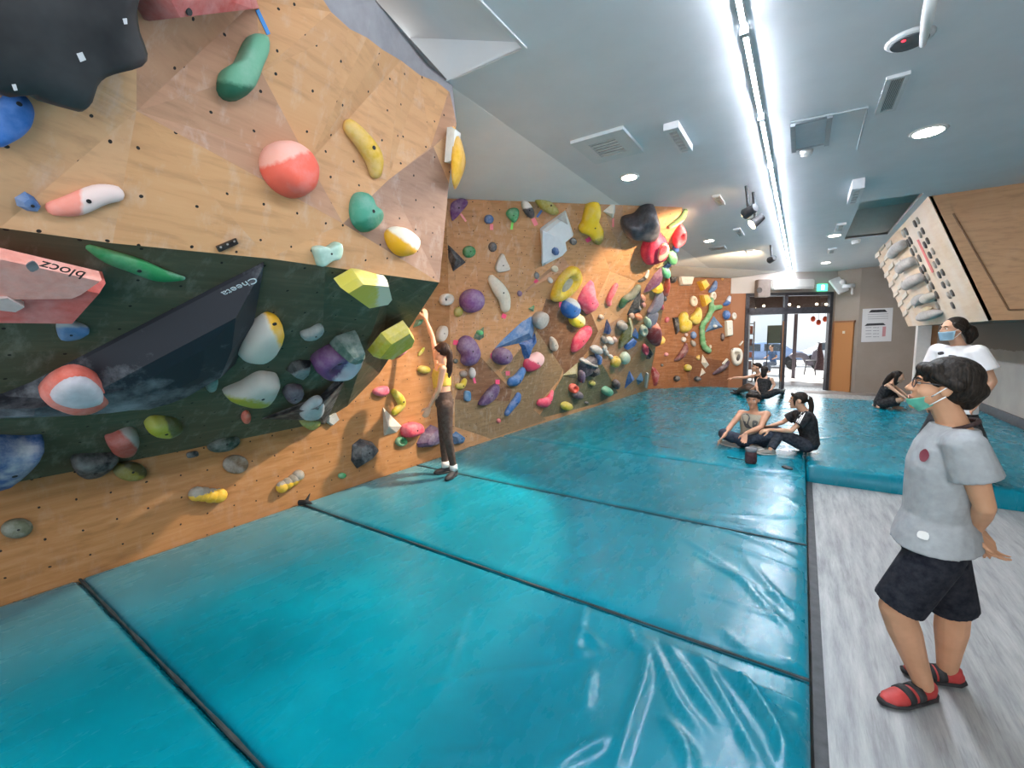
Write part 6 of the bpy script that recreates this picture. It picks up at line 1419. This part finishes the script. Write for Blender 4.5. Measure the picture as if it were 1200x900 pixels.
c.hair([(0, -.028, .035, .081, .098, .088), ([(0, -.1, .03), (0, -.135, .0), (-.005, -.15, -.1), (.005, -.145, -.22), (.0, -.12, -.32), (0, -.1, -.40)], [.035, .038, .042, .042, .034, .014]), ([(-.072, .03, .05), (-.078, -.03, .02)], [.02, .026]), ([(.072, .03, .05), (.078, -.03, .02)], [.02, .026])], '#2a1612')
# ---------------------------------------------------------------- seated pair on the mat
YS = 6.95
J = JY({'head': (882.5, 468.5, 6.93), 'neck': (884, 482, 6.97), 'chest': (882, 493, 6.97), 'waist': (881, 507, 7.0), 'pelvis': (881, 517, 7.02), 'shR': (868.5, 484.5, 6.98), 'shL': (898.5, 485.5, 6.95), 'elR': (857, 498, 6.84), 'wrR': (848, 511.5, 6.62), 'elL': (891, 501, 6.78), 'wrL': (873.5, 508, 6.62),
        'hipR': (874, 519, 6.96), 'hipL': (890, 520, 6.95), 'knR': (848, 508, 6.72), 'knL': (903, 510, 6.74)})
J['anR'] = atZ(880, 521, ZM + .06); J['anL'] = atZ(862, 519, ZM + .06); J['toR'] = atZ(893, 526, ZM + .04); J['toL'] = atZ(843, 517, ZM + .05)
m = Person('person in a beige sleeveless top and jeans sitting cross-legged and smiling', J, (-.12, -.98, -.08), 1.68, .0085, '#cf9c7c', .98)
m.build_body(hands=(((-.1, -.5, -.85), (0, -.6, .4), -1, .3, .2), ((-.5, -.5, -.6), (.3, -.3, -.7), 1, .35, .12)), feet=False); m.face()
ms = m.shirt(fabric('#b5ab97', .12, .4), 0, .014, 0, 1, 'sleeveless_top', .05, .05, .9); m.trousers(fabric('#1f2a3d', .25, .4), 1.95, .012, (.098, .075, .06), 'jeans', 2); m.shoes(plain('#8d8c88', .7), plain('#c9c7c0', .7))
m.hair([(0, -.024, .05, .085, .1, .088), ([(-.058, .048, .078), (-.02, .074, .078), (.02, .074, .078), (.058, .048, .078)], [.026, .026, .026, .026]), ([(-.076, .02, .05), (-.078, -.03, .02)], [.018, .026]), ([(.076, .02, .05), (.078, -.03, .02)], [.018, .026])], '#1b1613')
surf_patch(m, ms, 'shirt_print', [(870, 486), (876, 485), (879, 490), (877, 497), (881, 502), (874, 501), (871, 494)], plain('#4a4948', .8)); surf_patch(m, ms, 'shirt_print', [(882, 493), (888, 494), (886, 500), (882, 501)], plain('#5c5a57', .8))
J = JY({'head': (935, 469, 6.86), 'neck': (942, 481, 6.9), 'chest': (945, 494, 6.92), 'waist': (948, 509, 6.94), 'pelvis': (948, 520, 6.94), 'shL': (946, 487.5, 6.76), 'shR': (933, 485, 7.08), 'elL': (927, 505, 6.66), 'wrL': (902, 503.5, 6.72), 'elR': (917, 495, 7.1), 'wrR': (903, 499, 6.95),
        'hipL': (945, 522.5, 6.84), 'hipR': (942, 521, 7.03), 'knL': (914, 508.5, 6.74), 'knR': (906, 503, 7.02)})
J['anL'] = atZ(903, 526.5, ZM + .07); J['anR'] = atZ(893, 520, ZM + .07); J['toL'] = atZ(888, 530, ZM + .03); J['toR'] = atZ(881, 523, ZM + .03)
f = Person('person with a ponytail in a black T-shirt with white shoulder stripes sitting in profile', J, (-.98, -.12, -.03), 1.62, .0085, '#d8aa8a', .9)
f.build_body(hands=(((-.9, -.2, -.3), (.0, .4, -.8), -1, .5, .08), ((-.9, -.3, -.2), (0, -.4, -.8), 1, .4, .1)), arm=.85, feet=False, leg=.9); f.face()
fs = f.shirt(fabric('#17171a', .2, .4), .6, .016, 0, 1, 't_shirt', .064, .08); f.trousers(fabric('#1b2433', .25, .4), 1.95, .010, (.098, .07, .055), 'jeans', 2); f.shoes(plain('#8f8c84', .7), plain('#b9b5aa', .7))
f.hair([(0, -.028, .035, .082, .098, .09), ([(0, -.1, .04), (.0, -.14, .02), (0, -.16, -.08), (0, -.15, -.2), (0, -.14, -.28)], [.035, .036, .034, .03, .012]), ([(-.076, .045, .06), (-.08, .05, -.0), (-.074, .045, -.07)], [.02, .018, .008]), ([(.076, .045, .06), (.08, .05, -.0), (.074, .045, -.07)], [.02, .018, .008]), ([(-.05, .06, .08), (.05, .06, .08)], [.024, .024])], '#17130f')
for k in range(3): surf_patch(f, fs, 'shoulder_stripe', [(939.5 + k * 1.7, 482.5 + k * .4), (940.3 + k * 1.7, 482.7 + k * .4), (933.8 + k * 1.9, 494.6 + k * .5), (932.6 + k * 1.9, 494.2 + k * .5)], plain('#e6e6e2', .7), .006)
bm = B(); ell(bm, f.hp(0, -.112, .035), (f.r, f.f, f.up), (.042, .02, .036), 14, 8); f.raw('hair_tie', bm, fabric('#e8e4dc', .06))
# ---------------------------------------------------------------- pair further back, by the door
J = JY({'head': (886.5, 430.5, 12.3), 'neck': (889, 438, 12.34), 'chest': (891, 445, 12.36), 'waist': (892, 452, 12.38), 'pelvis': (892, 458, 12.4), 'shR': (886, 440.5, 12.42), 'shL': (893.5, 441, 12.2), 'elR': (872.5, 442.5, 12.35), 'wrR': (859.5, 442.8, 12.25), 'elL': (892, 450, 12.1), 'wrL': (884, 454, 12.05),
        'hipR': (890, 459, 12.42), 'hipL': (891, 460, 12.25), 'knR': (877, 452, 12.45), 'knL': (876, 455, 12.2)})
J['anR'] = atZ(866, 457, ZM + .07); J['anL'] = atZ(864, 459, ZM + .07); J['toR'] = atZ(859, 457.5, ZM + .04); J['toL'] = atZ(856, 460, ZM + .04)
a = Person('person in dark clothes sitting by the door with one arm stretched out to the wall', J, (-.95, -.3, 0), 1.66, .011, '#d3a283', .95)
a.build_body(hands=(((-.3, 0, -.9), (-.5, .5, 0), 1, .4, .1), ((-.95, -.1, -.2), (0, 0, -1), -1, .2, .15)), feet=False); a.face()
a.shirt(fabric('#1b1a1e', .2), 0, .014, 0, 1, 'vest', .055, .06, .9); a.trousers(fabric('#5d4536', .2), 1.9, .010, (.095, .072, .055), 'trousers', 2); a.shoes(plain('#16161a', .6)); a.hair([(0, -.03, .045, .084, .096, .085), ([(-.05, .06, .085), (.05, .06, .085)], [.024, .024])], '#17130f')
J = JY({'head': (896, 434, 11.6), 'neck': (896.5, 441.5, 11.55), 'chest': (895.5, 449, 11.55), 'waist': (894.5, 457, 11.5), 'pelvis': (894, 463, 11.5), 'shL': (889, 444.5, 11.62), 'shR': (904, 444.5, 11.5), 'elL': (886, 452, 11.5), 'wrL': (888, 458, 11.35), 'elR': (907.5, 451, 11.5), 'wrR': (904, 456.5, 11.4),
        'hipL': (889, 463, 11.45), 'hipR': (899, 463, 11.45), 'knL': (880, 461, 11.35), 'knR': (910, 459, 11.4)})
J['anL'] = atZ(890, 466, ZM + .06); J['anR'] = atZ(917, 459, ZM + .07); J['toL'] = atZ(897, 466, ZM + .04); J['toR'] = atZ(919, 456, ZM + .06)
b = Person('person all in black with long dark hair sitting on the mat facing the door', J, (.1, .98, .02), 1.6, .011, '#d8ab8e', .95)
b.build_body(hands=(((.3, .2, -.9), (0, .5, 0), 1, .4, .1), ((-.5, .2, -.8), (0, .5, 0), -1, .4, .1)), feet=False, arm=.85)
b.shirt(fabric('#121215', .2), 0, .016, 0, 1, 'vest', .055, .06, .92); b.trousers(fabric('#121216', .2), 1.95, .012, (.1, .075, .06), 'trousers', 2); b.shoes(plain('#2a2a2d', .6)); b.hair([(0, -.02, .03, .086, .1, .092), ([(0, -.1, .02), (0, -.1, -.08), (0, -.09, -.16)], [.06, .07, .04])], '#131013')
# ---------------------------------------------------------------- person sitting at the right by the wall
J = JY({'head': (1053, 441.5, 11.7), 'neck': (1045, 449.5, 11.75), 'chest': (1040, 456, 11.8), 'waist': (1034.5, 465, 11.85), 'pelvis': (1032.5, 471, 11.85), 'shL': (1041, 451.5, 11.6), 'shR': (1044, 450.5, 11.95), 'elL': (1050, 458.5, 11.5), 'wrL': (1059, 464.5, 11.4), 'elR': (1054, 457, 11.95), 'wrR': (1062, 463, 11.7),
        'hipL': (1034, 473, 11.75), 'hipR': (1034, 472, 11.95), 'knL': (1056, 468.5, 11.6), 'knR': (1058, 462.5, 11.9)})
J['anL'] = atZ(1029, 475.5, ZM + .06); J['anR'] = atZ(1050, 476, ZM + .06); J['toL'] = atZ(1023, 474.5, ZM + .04); J['toR'] = atZ(1058, 478, ZM + .04)
p = Person('person in a black dress with long dark hair sitting bent over by the taupe wall', J, (.88, -.38, -.28), 1.58, .011, '#dcb092', .92)
p.build_body(hands=(((.8, -.2, -.5), (0, 0, -1), 1, .4, .1), ((.8, -.2, -.5), (0, 0, -1), -1, .4, .1)), arm=.85)
p.shirt(fabric('#141418', .2), 0, .02, .06, 0, 'dress', .055, .06, .84); p.trousers(fabric('#1a1a1e', .2), .8, .02, (.11, .12, .1), 'dress_skirt', 2)
p.hair([(0, -.028, .035, .084, .1, .09), ([(.06, -.02, .02), (.07, .0, -.1), (.06, .02, -.18)], [.04, .035, .015]), ([(0, -.1, .03), (0, -.135, -.05), (0, -.16, -.14), (0, -.175, -.23), (0, -.185, -.31)], [.06, .062, .055, .045, .015]), ([(-.06, -.02, .02), (-.075, -.0, -.1), (-.07, .0, -.2)], [.04, .038, .015])], '#16110f')
# ---------------------------------------------------------------- figure seen through the glass
J = JY({'head': (904, 407, 22.6), 'neck': (904.5, 411.5, 22.6), 'chest': (905, 416, 22.65), 'waist': (905.5, 421, 22.7), 'pelvis': (906, 425, 22.7), 'shL': (901.5, 413, 22.5), 'shR': (908.5, 413, 22.7), 'elL': (899, 418, 22.4), 'wrL': (895, 420, 22.2), 'elR': (910, 418.5, 22.6), 'wrR': (905, 421, 22.3),
        'hipL': (903.5, 426, 22.6), 'hipR': (908, 426, 22.75), 'knL': (896, 425.5, 22.3), 'knR': (901, 426, 22.3), 'anL': (897, 434, 22.3), 'anR': (902, 435, 22.3), 'toL': (893.5, 436, 22.2), 'toR': (898.5, 436.5, 22.2)})
q = Person('person in a blue top sitting behind the left glass pane', J, (-.8, -.6, 0), 1.6, .016, '#d3a283', .95); q.build_body(feet=True); q.shirt(fabric('#4d6f9e', .2), .6, .016); q.trousers(fabric('#5f6b80', .2), 1.95); q.hair([(0, -.03, .045, .084, .098, .085)], '#1a1512')
ch = thing('bench', Vector((J['pelvis'].x, 22.75, -.03)), 'low pale bench under the person behind the glass', 'bench'); bx, bz = J['pelvis'].x, J['pelvis'].z - .17
bm = bbox((bx - .35, 22.5, bz - .08), (bx + .35, 23.0, bz), .02); obj('seat', bm, plain('#8d8f98', .6), ch)
for x in (-.28, .24):
    bm = B(); box(bm, (bx + x, 22.55, -.03), (bx + x + .05, 22.95, bz - .08)); obj('leg', bm, plain('#6a6c74', .6), ch)
# ---------------------------------------------------------------- small things on the mats
pb = atZ(879.5, 543, ZM); k = thing('chalk_bag', pb, 'dark red chalk bag with a grey rim standing on the mat before the seated pair', 'bag')
bm = B(); loft(bm, [(pb + Z * .004, *XYZ[:2], .055, .055), (pb + Z * .03, *XYZ[:2], .068, .066), (pb + Z * .12, *XYZ[:2], .066, .064), (pb + Z * .155, *XYZ[:2], .060, .06)], 20); obj('pouch', bm, fabric('#4a2026', .25, .5), k, True)
bm = B(); loft(bm, [(pb + Z * .15, *XYZ[:2], .060, .06), (pb + Z * .165, *XYZ[:2], .066, .064), (pb + Z * .195, *XYZ[:2], .064, .062), (pb + Z * .198, *XYZ[:2], .05, .05)], 20); obj('rim', bm, fabric('#7e8388', .2, .4), k, True)
bm = B(); tube(bm, spline([atZ(852, 535.5, ZM + .008), atZ(860, 537, ZM + .012), atZ(872, 539, ZM + .010)], 4), [.006] * 9, 8); obj('cord', bm, DARK, k, True)
pc = atZ(922.5, 549, ZM); bm = B(); d1 = (atZ(928, 551, ZM) - atZ(917, 547, ZM)); L = d1.length; u = d1.normalized(); v = Z.cross(u)
loft(bm, [(pc + Z * .003, u, v, L * .5, L * .3), (pc + Z * .012, u, v, L * .52, L * .32), (pc + Z * .022, u, v, L * .4, L * .24)], 18); tag(obj('flat_pouch', bm, plain('#141417', .5), None, True), 'small flat black pouch on the mat edge near the dark red chalk bag', 'pouch')
